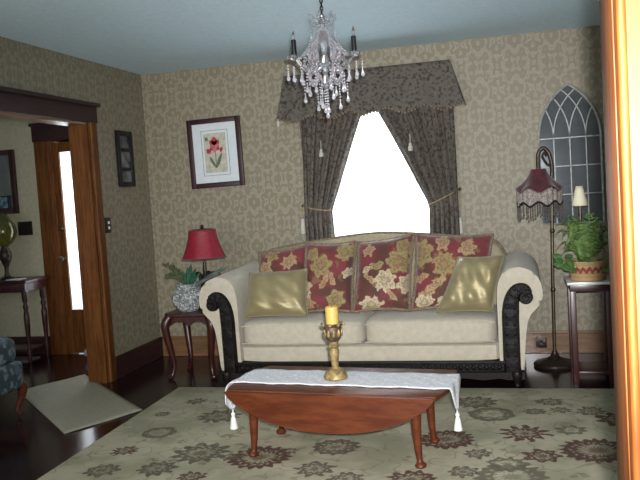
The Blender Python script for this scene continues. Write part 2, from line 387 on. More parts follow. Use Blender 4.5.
class MB:
    def __init__(s): s.bm = bmesh.new()
    def box(s, x0, x1, y0, y1, z0, z1, bev=0.0, seg=2, mat=None):
        r = bmesh.ops.create_cube(s.bm, size=1.0)
        vs = r['verts']
        for v in vs:
            v.co = Vector((x0 + (v.co.x + .5) * (x1 - x0), y0 + (v.co.y + .5) * (y1 - y0), z0 + (v.co.z + .5) * (z1 - z0)))
            if mat: v.co = mat @ v.co
        if bev:
            es = list({e for v in vs for e in v.link_edges})
            bmesh.ops.bevel(s.bm, geom=es, offset=bev, segments=seg, affect='EDGES', profile=.6)
        return s
    def lathe(s, prof, c=(0, 0, 0), seg=28, axis=None, cap=True):
        """prof: list of (r, z)"""
        c = Vector(c); rings = []
        R = axis.to_track_quat('Z', 'Y').to_matrix() if axis is not None else Matrix.Identity(3)
        for r, z in prof:
            rings.append([s.bm.verts.new(c + R @ Vector((r * cos(2 * pi * i / seg), r * sin(2 * pi * i / seg), z))) for i in range(seg)])
        for a, b in zip(rings, rings[1:]):
            for i in range(seg):
                j = (i + 1) % seg; s.bm.faces.new((a[i], a[j], b[j], b[i]))
        if cap:
            if prof[0][0] > 1e-4: s.bm.faces.new(rings[0][::-1])
            if prof[-1][0] > 1e-4: s.bm.faces.new(rings[-1])
        return s
    def tube(s, pts, rad, seg=10, closed=False, flat=1.0):
        pts = [Vector(p) for p in pts]; n = len(pts)
        if not isinstance(rad, (list, tuple)): rad = [rad] * n
        rings = []; up = None
        for i, p in enumerate(pts):
            if closed: t = pts[(i + 1) % n] - pts[i - 1]
            else: t = pts[min(i + 1, n - 1)] - pts[max(i - 1, 0)]
            t.normalize()
            if up is None:
                up = Vector((0, 0, 1)) if abs(t.z) < .9 else Vector((1, 0, 0))
            a = (up - t * up.dot(t)).normalized(); b = t.cross(a); up = a
            rings.append([s.bm.verts.new(p + (a * cos(2 * pi * k / seg) + b * sin(2 * pi * k / seg) * flat) * rad[i]) for k in range(seg)])
        pr = list(zip(rings, rings[1:])) + ([(rings[-1], rings[0])] if closed else [])
        for r0, r1 in pr:
            for i in range(seg):
                j = (i + 1) % seg; s.bm.faces.new((r0[i], r0[j], r1[j], r1[i]))
        if not closed:
            s.bm.faces.new(rings[0][::-1]); s.bm.faces.new(rings[-1])
        return s
    def prism(s, outline, f, d0, d1, bev=0.0, seg=2):
        """outline: list of 2D points; f(a, b, d) -> 3D"""
        a = [s.bm.verts.new(f(x, y, d0)) for x, y in outline]
        b = [s.bm.verts.new(f(x, y, d1)) for x, y in outline]
        n = len(a); fs = []
        fs.append(s.bm.faces.new(a[::-1])); fs.append(s.bm.faces.new(b))
        for i in range(n):
            j = (i + 1) % n; s.bm.faces.new((a[i], a[j], b[j], b[i]))
        if bev:
            es = [e for q in fs for e in q.edges]
            bmesh.ops.bevel(s.bm, geom=es, offset=bev, segments=seg, affect='EDGES', profile=.6)
        return s
    def grid(s, fn, nu, nv, closed_u=False):
        vs = [[s.bm.verts.new(fn(i / nu, j / nv)) for i in range(nu + (0 if closed_u else 1))] for j in range(nv + 1)]
        L = len(vs[0])
        for j in range(nv):
            for i in range(nu):
                k = (i + 1) % L
                s.bm.faces.new((vs[j][i], vs[j][k], vs[j + 1][k], vs[j + 1][i]))
        return s
    def ball(s, c, r, sx=1, sy=1, sz=1, u=14, v=10):
        q = bmesh.ops.create_uvsphere(s.bm, u_segments=u, v_segments=v, radius=1)
        for w in q['verts']: w.co = Vector(c) + Vector((w.co.x * r * sx, w.co.y * r * sy, w.co.z * r * sz))
        return s
    def superbox(s, x0, x1, y0, y1, z0, z1, k=8., n=12, crown=0.):
        old = set(s.bm.verts)
        q = bmesh.ops.create_cube(s.bm, size=2.0)
        es = list({e for v in q['verts'] for e in v.link_edges})
        bmesh.ops.subdivide_edges(s.bm, edges=es, cuts=n, use_grid_fill=True)
        allv = [v for v in s.bm.verts if v not in old]
        c = Vector(((x0 + x1) / 2, (y0 + y1) / 2, (z0 + z1) / 2)); h = Vector(((x1 - x0) / 2, (y1 - y0) / 2, (z1 - z0) / 2))
        for v in allv:
            p = v.co; L = (abs(p.x) ** k + abs(p.y) ** k + abs(p.z) ** k) ** (1 / k)
            d = p / L
            zz = d.z
            o = Vector((d.x * h.x, d.y * h.y, d.z * h.z))
            if crown and zz > 0: o.z += crown * (1 - d.x ** 4) * (1 - d.y ** 4) * zz
            v.co = c + o
        return s
    def build(s, name, mat, parent=None, smooth=True, loc=None, solid=0., angle=40, sub=0):
        bmesh.ops.recalc_face_normals(s.bm, faces=s.bm.faces)
        off = Vector(loc) if loc is not None else (wloc(parent) if parent else None)
        if off is not None: bmesh.ops.translate(s.bm, verts=s.bm.verts, vec=-off)
        me = bpy.data.meshes.new(name); s.bm.to_mesh(me); s.bm.free()
        me.materials.append(mat)
        if smooth:
            me.shade_smooth()
            me.set_sharp_from_angle(angle=radians(angle))
        o = link(bpy.data.objects.new(name, me))
        if parent:
            o.parent = parent
            if loc is not None: o.location = off - wloc(parent)
        elif off is not None: o.location = off
        if solid:
            md = o.modifiers.new('thickness', 'SOLIDIFY'); md.thickness = solid; md.offset = 0
        if sub:
            md = o.modifiers.new('smoothing', 'SUBSURF'); md.levels = sub; md.render_levels = sub
        return o

def wloc(o):
    v = Vector((0, 0, 0))
    while o: v = v + o.location; o = o.parent
    return v
def thing(name, label, cat, loc, group=None):
    o = link(bpy.data.objects.new(name, None)); o.location = loc; o.empty_display_size = .1
    o['label'] = label; o['category'] = cat
    if group: o['group'] = group
    return o
def tag(o, label, cat, group=None):
    o['label'] = label; o['category'] = cat
    if group: o['group'] = group
    return o
def struct(o, label=None, cat=None):
    o['kind'] = 'structure'
    if label: o['label'] = label
    if cat: o['category'] = cat
    return o
def bez(p0, p1, p2, p3, n=10):
    p0, p1, p2, p3 = map(Vector, (p0, p1, p2, p3)); out = []
    for i in range(n + 1):
        t = i / n; u = 1 - t
        out.append(p0 * u ** 3 + p1 * 3 * u * u * t + p2 * 3 * u * t * t + p3 * t ** 3)
    return out
def catmull(pts, n=6):
    P = [Vector(p) for p in pts]; P = [P[0] * 2 - P[1]] + P + [P[-1] * 2 - P[-2]]; out = []
    for i in range(1, len(P) - 2):
        for j in range(n):
            t = j / n
            out.append(.5 * ((2 * P[i]) + (P[i + 1] - P[i - 1]) * t + (2 * P[i - 1] - 5 * P[i] + 4 * P[i + 1] - P[i + 2]) * t * t + (3 * P[i] - P[i - 1] - 3 * P[i + 1] + P[i + 2]) * t ** 3))
    out.append(P[-2]); return out
def lerp(a, b, t): return a + (b - a) * t

H = 2.44
# ------------------------------------------------------------------ the room
WX0, WX1, WZ0, WZ1 = 1.50, 2.52, .72, 2.06                         # window opening
m = MB(); m.box(-2.6, 4.9, -8.2, .5, -.12, 0); struct(m.build('floor', M['floor'], smooth=False))
m = MB(); m.box(-2.6, 4.9, -5.0, .5, H, H + .12); struct(m.build('ceiling', M['ceil'], smooth=False))
m = MB()
m.box(-.145, WX0, 0, .18, 0, H); m.box(WX1, 4.75, 0, .18, 0, H); m.box(WX0, WX1, 0, .18, 0, WZ0); m.box(WX0, WX1, 0, .18, WZ1, H)
struct(m.build('wall_back', M['wall'], smooth=False))
OY0, OY1, OZ = -3.3, -.92, 1.975                                    # opening to the hall
m = MB(); m.box(-.145, 0, OY1, .1, 0, H); m.box(-.145, 0, -5.0, OY0, 0, H); m.box(-.145, 0, OY0, OY1, OZ, H)
struct(m.build('wall_left', M['wall'], smooth=False))
m = MB(); m.box(4.6, 4.75, -5.0, 0, 0, H); struct(m.build('wall_right', M['wall'], smooth=False))
NX0, NX1, NZ = 1.72, 3.235, 2.10                                     # opening the photographer stands at
FX0, FX1, FZ0, FZ1 = .25, 1.40, .75, 2.12                           # unseen window facing the sofa, added to bring in fill light
m = MB(); m.box(-.2, FX0, -4.98, -4.87, 0, H); m.box(FX1, NX0, -4.98, -4.87, 0, H); m.box(FX0, FX1, -4.98, -4.87, 0, FZ0); m.box(FX0, FX1, -4.98, -4.87, FZ1, H); m.box(NX1, 4.75, -4.98, -4.87, 0, H); m.box(NX0, NX1, -4.98, -4.87, NZ, H)
struct(m.build('wall_front', M['wall'], smooth=False))
# hall shell
DX0, DX1, DZ = -.99, -.20, 1.95
m = MB(); m.box(-2.5, DX0, .1, .25, 0, H); m.box(DX0, DX1, .1, .25, DZ, H); m.box(DX1, -.145, .1, .25, 0, H)
struct(m.build('wall_hall_end', M['hallwall'], smooth=False))
m = MB(); m.box(-2.5, -2.4, -5.0, .1, 0, H); struct(m.build('wall_hall_side', M['hallwall'], smooth=False))
# baseboards
def base_board(name, boxes, mat):
    m = MB()
    for (x0, x1, y0, y1) in boxes:
        m.box(x0, x1, y0, y1, 0, .155, .003, 1)
        dx = .006 if abs(x1 - x0) < abs(y1 - y0) else 0; dy = .006 if not dx else 0
        m.box(x0 - dx * (x0 < 0), x1 + dx, y0 - dy, y1, .150, .172, .005, 2)
    return struct(m.build(name, mat))
base_board('baseboard_back', [(0, 4.6, -.022, 0)], M['oakh'])
base_board('baseboard_left', [(0, .022, -.83, 0)], M['darkoak'])
base_board('baseboard_hall', [(-2.4, -1.17, .078, .1)], M['darkoak'])
base_board('baseboard_front', [(NX1 + .13, 4.6, -4.87, -4.848)], M['oakh'])
# cased opening to the hall
m = MB()
m.box(0, .026, OY1 - .002, -.838, 0, OZ, .006); m.box(-.170, -.145, OY1 - .002, -.838, 0, OZ, .006)
m.box(-.145, .0, OY1 - .024, OY1, 0, OZ)
m.tube([(.018, -.912, .01), (.018, -.912, OZ)], .012, 8)
struct(m.build('trim_1', M['oak']))
m = MB()
m.box(0, .03, OY0 - .1, -.825, OZ - .006, 2.095, .004); m.box(0, .052, OY0 - .1, -.80, 2.09, 2.118, .008)
m.box(-.172, -.145, OY0 - .1, -.825, OZ - .006, 2.095, .004)
struct(m.build('trim_2', M['darkoak']))
m = MB(); m.box(-.145, 0, OY0, OY1 - .024, OZ - .022, OZ)
struct(m.build('trim_3', wood('soffit_wood', (.20, .11, .06), (.34, .22, .14), .3, stretch=(14, 1.2, 14)), smooth=False))
m = MB(); m.box(-.145, 0, OY0, OY0 + .02, 0, OZ - .022); m.box(0, .026, OY0 - .09, OY0 + .002, 0, OZ - .006)
struct(m.build('trim_4', M['oak'], smooth=False))
# cased opening nearest the photographer: jamb, stop and fluted casing
m = MB()
m.box(3.222, 3.236, -5.0, -4.85, 0, NZ, .003)
m.box(3.224, 3.36, -5.022, -4.98, 0, NZ, .006)
m.tube([(3.231, -5.022, 0), (3.231, -5.022, NZ)], .0065, 10)
m.tube([(3.352, -5.022, 0), (3.352, -5.022, NZ)], .012, 8)
m.box(3.224, 3.36, -4.872, -4.848, 0, NZ, .005)
struct(m.build('trim_5', wood('stained_oak', (.105, .027, .004), (.19, .058, .009), .55, spec=.2)))
m = MB(); m.box(NX0, NX1, -5.0, -4.85, NZ - .014, NZ + .0); m.box(NX0 - .12, NX1 + .14, -4.872, -4.846, NZ - .002, NZ + .13, .005); m.box(NX0 - .12, NX1 + .14, -5.025, -4.978, NZ - .002, NZ + .13, .005)
struct(m.build('trim_6', M['oakh']))
m = MB(); m.box(NX0, NX0 + .014, -5.0, -4.85, 0, NZ - .014); m.box(NX0 - .12, NX0 + .002, -4.872, -4.848, 0, NZ - .002, .005); m.box(NX0 - .12, NX0 + .002, -5.022, -4.978, 0, NZ - .002, .005)
struct(m.build('trim_7', M['oak']))

# window behind the curtains
m = MB()
for (x0, x1, z0, z1) in ((WX0, WX0 + .05, WZ0, WZ1), (WX1 - .05, WX1, WZ0, WZ1), (WX0 + .05, WX1 - .05, WZ0, WZ0 + .06), (WX0 + .05, WX1 - .05, WZ1 - .05, WZ1), (WX0 + .05, WX1 - .05, 1.36, 1.405)):
    m.box(x0, x1, .07, .12, z0, z1, .004)
w = struct(m.build('window_1', M['sash']))
m = MB(); m.box(WX0 + .05, WX1 - .05, .093, .097, WZ0 + .06, 1.36); m.box(WX0 + .05, WX1 - .05, .093, .097, 1.405, WZ1 - .05)
struct(m.build('window_pane', M['glass'], w, smooth=False))
m = MB(); m.box(WX0 - .10, WX1 + .10, -.075, .07, WZ0 - .03, WZ0, .006); m.box(WX0 - .08, WX1 + .08, -.02, 0, WZ0 - .12, WZ0 - .03, .004)
struct(m.build('window_sill', M['oakh'], w))
m = MB(); m.box(WX0 - .06, WX0, -.022, .07, WZ0, WZ1 + .0, .004); m.box(WX1, WX1 + .06, -.022, .07, WZ0, WZ1, .004); m.box(WX0 - .1, WX1 + .1, -.03, .07, WZ1, WZ1 + .11, .004)
struct(m.build('window_casing', M['oak'], w))

m = MB()
for (x0, x1, z0, z1) in ((FX0, FX0 + .05, FZ0, FZ1), (FX1 - .05, FX1, FZ0, FZ1), (FX0 + .05, FX1 - .05, FZ0, FZ0 + .06), (FX0 + .05, FX1 - .05, FZ1 - .05, FZ1), (FX0 + .05, FX1 - .05, 1.41, 1.455)):
    m.box(x0, x1, -4.95, -4.90, z0, z1, .004)
m.box(FX0 - .09, FX0, -4.87, -4.848, FZ0 - .03, FZ1, .004); m.box(FX1, FX1 + .09, -4.87, -4.848, FZ0 - .03, FZ1, .004); m.box(FX0 - .1, FX1 + .1, -4.87, -4.84, FZ1, FZ1 + .1, .004); m.box(FX0 - .1, FX1 + .1, -4.87, -4.80, FZ0 - .05, FZ0 - .0, .004)
w = struct(m.build('added_fill_window', M['oak']))  # added window, there only for the front fill lamp
m = MB(); m.box(FX0 + .05, FX1 - .05, -4.927, -4.923, FZ0 + .06, 1.41); m.box(FX0 + .05, FX1 - .05, -4.927, -4.923, 1.455, FZ1 - .05)
struct(m.build('window_pane', M['glass'], w, smooth=False))

# hall entrance door
m = MB()
GX0, GX1, GZ0, GZ1 = -.925, -.30, .41, 1.852
m.box(DX0 + .01, GX0, .10, .142, .01, DZ - .01, .004); m.box(GX1, DX1 - .01, .10, .142, .01, DZ - .01, .004)
m.box(GX0, GX1, .10, .142, .01, GZ0, .004); m.box(GX0, GX1, .10, .142, GZ1, DZ - .01, .004)
m.box(GX0 + .06, GX1 - .06, .094, .1, .10, GZ0 - .08, .004)
d = struct(m.build('door_1', M['oak']))
m = MB(); m.box(GX0, GX1, .126, .130, GZ0, GZ1); struct(m.build('door_pane', M['glass'], d, smooth=False))
m = MB()
for zz in (.415, .66, 1.17, 1.70): m.tube([(GX0 + .002, .116, zz), (GX1 - .002, .116, zz)], .006, 6)
m.grid(lambda u, v: Vector((lerp(GX0 + .003, GX1 - .003, u), .118 + .006 * sin(u * 70), lerp(GZ0 + .004, GZ1 - .004, v))), 110, 6)
struct(m.build('door_curtain', M['sheer'], d))
m = MB(); m.lathe([(.0, .0), (.026, .0), (.026, .006), (.011, .012), (.011, .035), (.024, .045), (.028, .058), (.02, .07), (0, .073)], (-.957, .1, .885), 16, Vector((0, -1, 0)))
struct(m.build('door_handle', M['brass'], d))
m = MB(); m.lathe([(.0, .0), (.026, .0), (.026, .008), (.018, .014), (.0, .016)], (-.957, .1, 1.16), 16, Vector((0, -1, 0)))
struct(m.build('door_lock', M['brass'], d))
m = MB(); m.box(-1.16, DX0 + .005, .078, .1, 0, DZ + .01, .005); m.box(DX0, DX0 + .012, .1, .25, 0, DZ); m.box(DX1 - .012, DX1, .1, .25, 0, DZ)
struct(m.build('trim_8', M['oak']))
m = MB(); m.box(-1.17, -.146, .074, .1, DZ + .005, 2.10, .004); m.box(-1.185, -.146, .06, .1, 2.095, 2.125, .006); m.box(DX0, DX1, .1, .25, DZ - .0, DZ + .01)
struct(m.build('trim_9', M['darkoak']))

# ------------------------------------------------------------------ floor coverings
m = MB(); m.prism([(.66, -1.09), (4.15, -1.09), (4.15, -4.4), (.74, -4.4)][::-1], lambda a, b, d: Vector((a, b, d)), .0, .012, .004, 2)
tag(m.build('area_rug', M['rug']), 'large sage beige rug with dark red and brown floral motifs under the coffee table', 'rug')
A, B, C_ = Vector((.40, -2.14)), Vector((.655, -1.64)), Vector((-.34, -.70)); D_ = A + (C_ - B)
m = MB()
def mat_fn(u, v):
    q = A * (1 - u) * (1 - v) + B * u * (1 - v) + C_ * u * v + D_ * (1 - u) * v
    return Vector((q.x, q.y, .006 + .001 * sin(9 * u + 5 * v)))
m.grid(mat_fn, 16, 24)
tag(m.build('hall_rug', M['mat'], solid=.006), 'plain beige rug laid askew through the opening to the hall', 'rug')
m = MB(); m.prism([(-1.70, -.22), (-1.20, -.22), (-1.20, -.03), (-1.70, -.03)], lambda a, b, d: Vector((a, b, d)), 0, .012, .003, 1)
tag(m.build('door_mat', M['doormat']), 'small grey mat on the hall floor under the narrow dark table', 'mat')
m = MB()
def cloth_fn(u, v):
    a = 2 * pi * u; r = .062 * (sin(pi * (v * .96 + .02)) ** .7) * (1 + .22 * sin(3 * a + 1) + .08 * sin(7 * a))
    return Vector((-.62 + r * cos(a), -.12 + r * .9 * sin(a), .006 + .105 * v * (1 + .12 * sin(2 * a))))
m.grid(cloth_fn, 26, 12, True)
tag(m.build('cloth_bundle', M['palecloth']), 'small pale blue cloth bundle on the dark floor beside the glazed hall door', 'cloth')

# ------------------------------------------------------------------ curtains
def panel(outer, tie, top_in, bot_in, sgn, folds, ph):
    ztop, ztie, zbot = 2.04, 1.19, .03
    def inner(z):
        if z > ztie:
            t = (ztop - z) / (ztop - ztie)
            return lerp(top_in, tie, t ** .93)
        t = (ztie - z) / (ztie - zbot)
        return lerp(tie, bot_in, min(1, t * 2.2))
    def fn(u, v):
        z = lerp(ztop, zbot, v)
        xi = inner(z); x = outer + (xi - outer) * u
        wd = abs(xi - outer)
        pinch = exp(-((z - ztie) / .12) ** 2)
        amp = .020 + .010 * (1 - wd / .6)
        y = -.085 + amp * sin(u * folds * 2 * pi + ph + 1.3 * sin(3 * v)) * (1 - .5 * pinch) + .01 * sin(17 * u + 6 * v)
        x += sgn * .012 * pinch * (1 - u) * 0 + .006 * sin(u * folds * 4 * pi + ph)
        z2 = z + .0
        return Vector((x, y, z2))
    m = MB(); m.grid(fn, 72, 48)
    return m
o = panel(1.40, 1.625, 1.960, 1.64, 1, 6, .4).build('brocade_curtain', M['curtain'], solid=.006)
tag(o, 'dark brocade curtain tied back above the gold pillow nearest the table lamp', 'curtain', 'tied back brocade curtains')
o = panel(2.625, 2.405, 1.985, 2.385, -1, 6, 1.9).build('brocade_curtain', M['curtain'], solid=.006)
tag(o, 'dark brocade curtain tied back on the window side nearest the floor lamp', 'curtain', 'tied back brocade curtains')
# valance: flared box pelmet with returns
def val_fn(u, v):
    # u along: return, front, return
    a = .09
    tx0, tx1, bx0, bx1 = 1.30, 2.62, 1.252, 2.722
    x0, x1 = lerp(tx0, bx0, v), lerp(tx1, bx1, v); yf = lerp(-.105, -.215, v ** 1.2)
    if u < a: x, y, s = x0, lerp(-.012, yf, u / a), 0
    elif u > 1 - a: x, y, s = x1, lerp(yf, -.012, (u - 1 + a) / a), 1
    else:
        s = (u - a) / (1 - 2 * a); x, y = lerp(x0, x1, s), yf + .010 * v * sin(s * 60) + .006 * v * sin(s * 37 + 1)
    zt = 2.285; zb = 1.938 + .020 * cos(s * 2 * pi * 5) - .014 * abs(2 * s - 1)
    if .38 < s < .55: zb += .012 * sin((s - .38) / .17 * pi * 3)
    return Vector((x, y, lerp(zt, zb, v)))
m = MB(); m.grid(val_fn, 150, 14)
m.grid(lambda u, v: Vector((lerp(1.30, 2.62, u), lerp(-.012, -.105, v), 2.285)), 30, 4)
o = m.build('valance', M['curtain'], solid=.006)
tag(o, 'dark brocade valance with flared scalloped hem across the top of the window', 'valance')
m = MB()
for s in range(0, 61):
    p = val_fn(.09 + .82 * s / 60, 1.0); m.ball(p + Vector((0, -.004, -.004)), .009, u=8, v=6)
m.build('trim_cord', M['trimcord'], o)
m = MB(); m.tube([(1.262, -.2, 1.945), (1.262, -.205, 1.92)], .004, 6); m.lathe([(.004, 0), (.012, -.008), (.014, -.035), (.004, -.05)], (1.262, -.205, 1.93), 10)
m.build('corner_tassel', M['tassel'], o)
# sheer
def sheer_fn(u, v):
    return Vector((lerp(1.502, 2.518, u), .024 + .010 * sin(u * 75) + .004 * sin(u * 31), lerp(2.055, .725, v)))
m = MB(); m.grid(sheer_fn, 180, 4)
tag(m.build('sheer_curtain', M['sheer']), 'bright white sheer curtain glowing with daylight between the dark curtains', 'curtain')
# tiebacks and tassels
def tieback(x_out, x_in, zc, label, tx, tz, stripe):
    t = thing('curtain_tieback', label, 'tieback', (x_out, -.03, zc), 'cord tiebacks with pale tassels')
    m = MB(); zi = 1.19
    loop = catmull([(x_out, -.01, zc), (lerp(x_out, x_in, .3), -.125, lerp(zc, zi, .3) - .005), (lerp(x_out, x_in, .7), -.13, lerp(zc, zi, .7) - .006), (x_in, -.11, zi), (x_in + (x_in - x_out) * .04, -.05, zi + .01), (lerp(x_out, x_in, .5), -.033, lerp(zc, zi, .5) + .02), (x_out, -.012, zc + .004)], 8)
    m.tube(loop, .005, 8)
    m.build('cord', M['cord'], t)
    m = MB(); m.tube([(x_out, -.012, zc), ((x_out + tx) / 2, -.045, (zc + tz) / 2 + .05), (tx, -.06, tz + .055)], .0035, 6)
    m.tube([(x_out, -.01, zc), (tx + stripe, -.05, (zc + tz) / 2 + .07), (tx, -.06, tz + .055)], .003, 6)
    m.build('hanging_cord', M['cord'], t)
    m = MB(); m.lathe([(.003, .062), (.012, .058), (.014, .046), (.011, .04), (.017, .032), (.020, -.02), (.021, -.062), (.0, -.063)], (tx, -.06, tz), 14)
    m.build('tassel', M['tassel'], t)
    m = MB(); m.lathe([(.0, 0), (.012, 0), (.012, .006), (.006, .01), (.006, .03), (.014, .036), (0, .042)], (x_out, .0, zc), 12, Vector((0, -1, 0)))
    m.build('wall_hook', M['brass'], t)
tieback(1.375, 1.64, 1.24, 'cord tieback with pale tassel hanging beside the curtain nearest the framed print', 1.370, 1.075, .01)
tieback(2.645, 2.39, 1.30, 'gold cord tieback with pale tassel hanging beside the curtain nearest the arched mirror', 2.638, 1.02, -.02)
def pull(x, z, label):
    t = thing('curtain_tassel', label, 'tassel', (x, -.125, z), 'small pale tassels on the curtains')
    m = MB(); m.tube([(x, -.118, z + .10), (x, -.127, z + .03)], .003, 6); m.build('cord', M['tassel'], t)
    m = MB(); m.lathe([(.003, .034), (.010, .03), (.012, .018), (.010, .012), (.019, 0), (.020, -.028), (0, -.031)], (x, -.130, z), 12); m.build('skirt', M['tassel'], t)
pull(1.580, 1.652, 'small pale tassel pinned on the curtain nearest the framed print')
pull(2.292, 1.648, 'small pale tassel pinned on the curtain nearest the arched mirror')

# ------------------------------------------------------------------ pictures and wall fittings
t = thing('framed_print', 'botanical print of a red flower in a wine-coloured frame on the back wall', 'picture', (.638, -.005, 1.728))
rot = Matrix.Translation((.638, 0, 1.728)) @ Matrix.Rotation(radians(-.9), 4, 'Y')
hw, hh, fw = .238, .290, .042
m = MB()
for (x0, x1, z0, z1) in ((-hw, -hw + fw, -hh, hh), (hw - fw, hw, -hh, hh), (-hw + fw, hw - fw, hh - fw, hh), (-hw + fw, hw - fw, -hh, -hh + fw)):
    m.box(x0, x1, -.032, -.003, z0, z1, .006, 2, rot)
m.build('frame', M['wine'], t)
m = MB(); m.box(-hw + fw, hw - fw, -.014, -.008, -hh + fw, hh - fw, 0, 1, rot); m.build('mat_board', M['matboard'], t, smooth=False)
m = MB(); m.box(-.098, .098, -.0165, -.014, -.165, .165, 0, 1, rot)
art = m.build('print_sheet', M['artpaper'], t, smooth=False)
m = MB()
for (x0, x1, z0, z1) in ((-.120, .120, .186, .190), (-.120, .120, -.190, -.186), (-.120, -.116, -.186, .186), (.116, .120, -.186, .186)):
    m.box(x0, x1, -.0165, -.014, z0, z1, 0, 1, rot)
m.build('ruled_border', M['artline'], t, smooth=False)
def petal(m, cx, cz, L, W, ang, y):
    q = [(W * sin(pi * s) ** .8 * (1 if s2 == 0 else -1), L * s) for s2 in (0, 1) for s in ([i / 8 for i in range(9)] if s2 == 0 else [1 - i / 8 for i in range(1, 8)])]
    q = [(cx + x * cos(ang) + z * sin(ang), cz - x * sin(ang) + z * cos(ang)) for x, z in q]
    m.prism(q, lambda a, b, d: rot @ Vector((a, d, b)), y, y + .0012)
m = MB()
for a, L, W in ((0, .075, .026), (.75, .062, .022), (-.75, .062, .022), (2.3, .055, .024), (-2.3, .055, .024)): petal(m, -.004, .060, L, W, a, -.0185)
petal(m, -.045, -.005, .05, .022, -.6, -.0185); petal(m, .045, .0, .05, .014, .3, -.0185)
m.build('flower', M['petal'], art)
m = MB()
for a, L, W in ((3.14, .06, .018), (1.6, .045, .014), (-1.6, .045, .014)): petal(m, -.004, .058, L, W, a, -.0198)
m.build('inner_petals', M['petal2'], art)
m = MB(); m.box(-.003, .003, -.0182, -.0165, -.125, .03, 0, 1, rot); petal(m, 0, -.13, .14, .014, .42, -.0182); petal(m, 0, -.13, .12, .012, -.5, -.0182); m.box(-.085, -.06, -.0182, -.0165, .105, .13, 0, 1, rot)
m.build('stem_and_leaves', M['leafink'], art)

t = thing('wall_plaque', 'narrow upright dark frame with three smoky panes beside the hall opening', 'picture', (.0, -.415, 1.71))
m = MB(); y0, y1, z0, z1 = -.54, -.292, 1.485, 1.935
ys = (y0, y1); f = .040
m.box(.002, .028, y0, y0 + f, z0, z1, .004); m.box(.002, .028, y1 - f, y1, z0, z1, .004)
zs = [z0, z0 + f, 1.612, 1.640, 1.768, 1.796, z1 - f, z1]
for a, b in ((zs[0], zs[1]), (zs[2], zs[3]), (zs[4], zs[5]), (zs[6], zs[7])): m.box(.002, .026, y0 + f, y1 - f, a, b, .003)
m.build('frame', M['iron'], t)
for a, b in ((zs[1], zs[2]), (zs[3], zs[4]), (zs[5], zs[6])):
    m = MB(); m.box(.004, .012, y0 + f, y1 - f, a, b); p = m.build('pane', M['pane'], t, smooth=False)
t = thing('light_switch', 'dark switch plate with pale toggles on the damask wall by the opening', 'switch', (0, -.752, 1.192))
m = MB(); m.box(.0005, .009, -.795, -.712, 1.132, 1.252, .003); m.build('plate', M['bronze'], t)
for zc in (1.212, 1.172): 
    m = MB(); m.box(.009, .018, -.760, -.744, zc - .011, zc + .011, .002); m.build('toggle', M['white'], t)
t = thing('wall_outlet', 'dark electrical outlet low on the baseboard behind the floor lamp', 'outlet', (3.203, -.022, .085))
m = MB(); m.box(3.163, 3.243, -.034, -.0225, .045, .125, .004); m.build('cover_plate', M['bronze'], t)
for zc in (.068, .102):
    m = MB(); m.lathe([(.0, 0), (.014, 0), (.014, .004), (.0, .005)], (3.203, -.034, zc), 14, Vector((0, -1, 0))); m.build('socket', M['blackplate'], t)

# gothic arch mirror with tracery
ax0, ax1, az0, zs_ = 3.243, 3.703, .985, 1.642
W_ = ax1 - ax0
t = thing('arched_mirror', 'pointed gothic arch window mirror with grey leaded tracery on the back wall', 'mirror', ((ax0 + ax1) / 2, -.01, az0))
def arch_pts(inset, n=18, zb=0.):
    L = [(ax0 + inset, az0 + inset)]
    r = W_ - inset
    x0, x1 = ax0 + inset, ax1 - inset
    aend = math.acos((W_ / 2) / r)
    out = [(x1, az0 + inset + zb)]
    out += [(ax0 + r * cos(aend * i / n), zs_ + r * sin(aend * i / n)) for i in range(n + 1)]
    out += [(ax1 - r * cos(aend * (n - i) / n), zs_ + r * sin(aend * (n - i) / n)) for i in range(1, n + 1)]
    out += [(x0, az0 + inset + zb)]
    return out
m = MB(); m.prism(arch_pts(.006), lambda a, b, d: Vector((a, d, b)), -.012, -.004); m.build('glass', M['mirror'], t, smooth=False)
m = MB(); op = [Vector((a, -.018, b)) for a, b in arch_pts(.008)]
m.tube(op, .010, 8, closed=True); m.build('frame', M['leading'], t)
def clip_arc(cx, r, sgn, n=40):
    pts = []
    for i in range(n + 1):
        a = (pi / 2) * i / n
        x, z = cx + sgn * r * cos(a), zs_ + r * sin(a)
        d1 = sqrt((x - ax0) ** 2 + (z - zs_) ** 2); d2 = sqrt((x - ax1) ** 2 + (z - zs_) ** 2)
        if d1 <= W_ - .008 and d2 <= W_ - .008: pts.append(Vector((x, -.018, z)))
    return pts
for q in (1, 2, 3):
    xm = ax0 + W_ * q / 4
    m = MB(); m.tube([(xm, -.018, az0 + .008), (xm, -.018, zs_)], .0055, 6)
    for sgn in (1, -1):
        pts = clip_arc(xm - sgn * W_, W_, sgn)
        if len(pts) > 2: m.tube(pts, .005, 6)
    m.build('mullion', M['leading'], t)
for zz in (1.636, 1.425, 1.212):
    m = MB(); m.tube([(ax0 + .008, -.018, zz), (ax1 - .008, -.018, zz)], .0055, 6); m.build('crossbar', M['leading'], t)

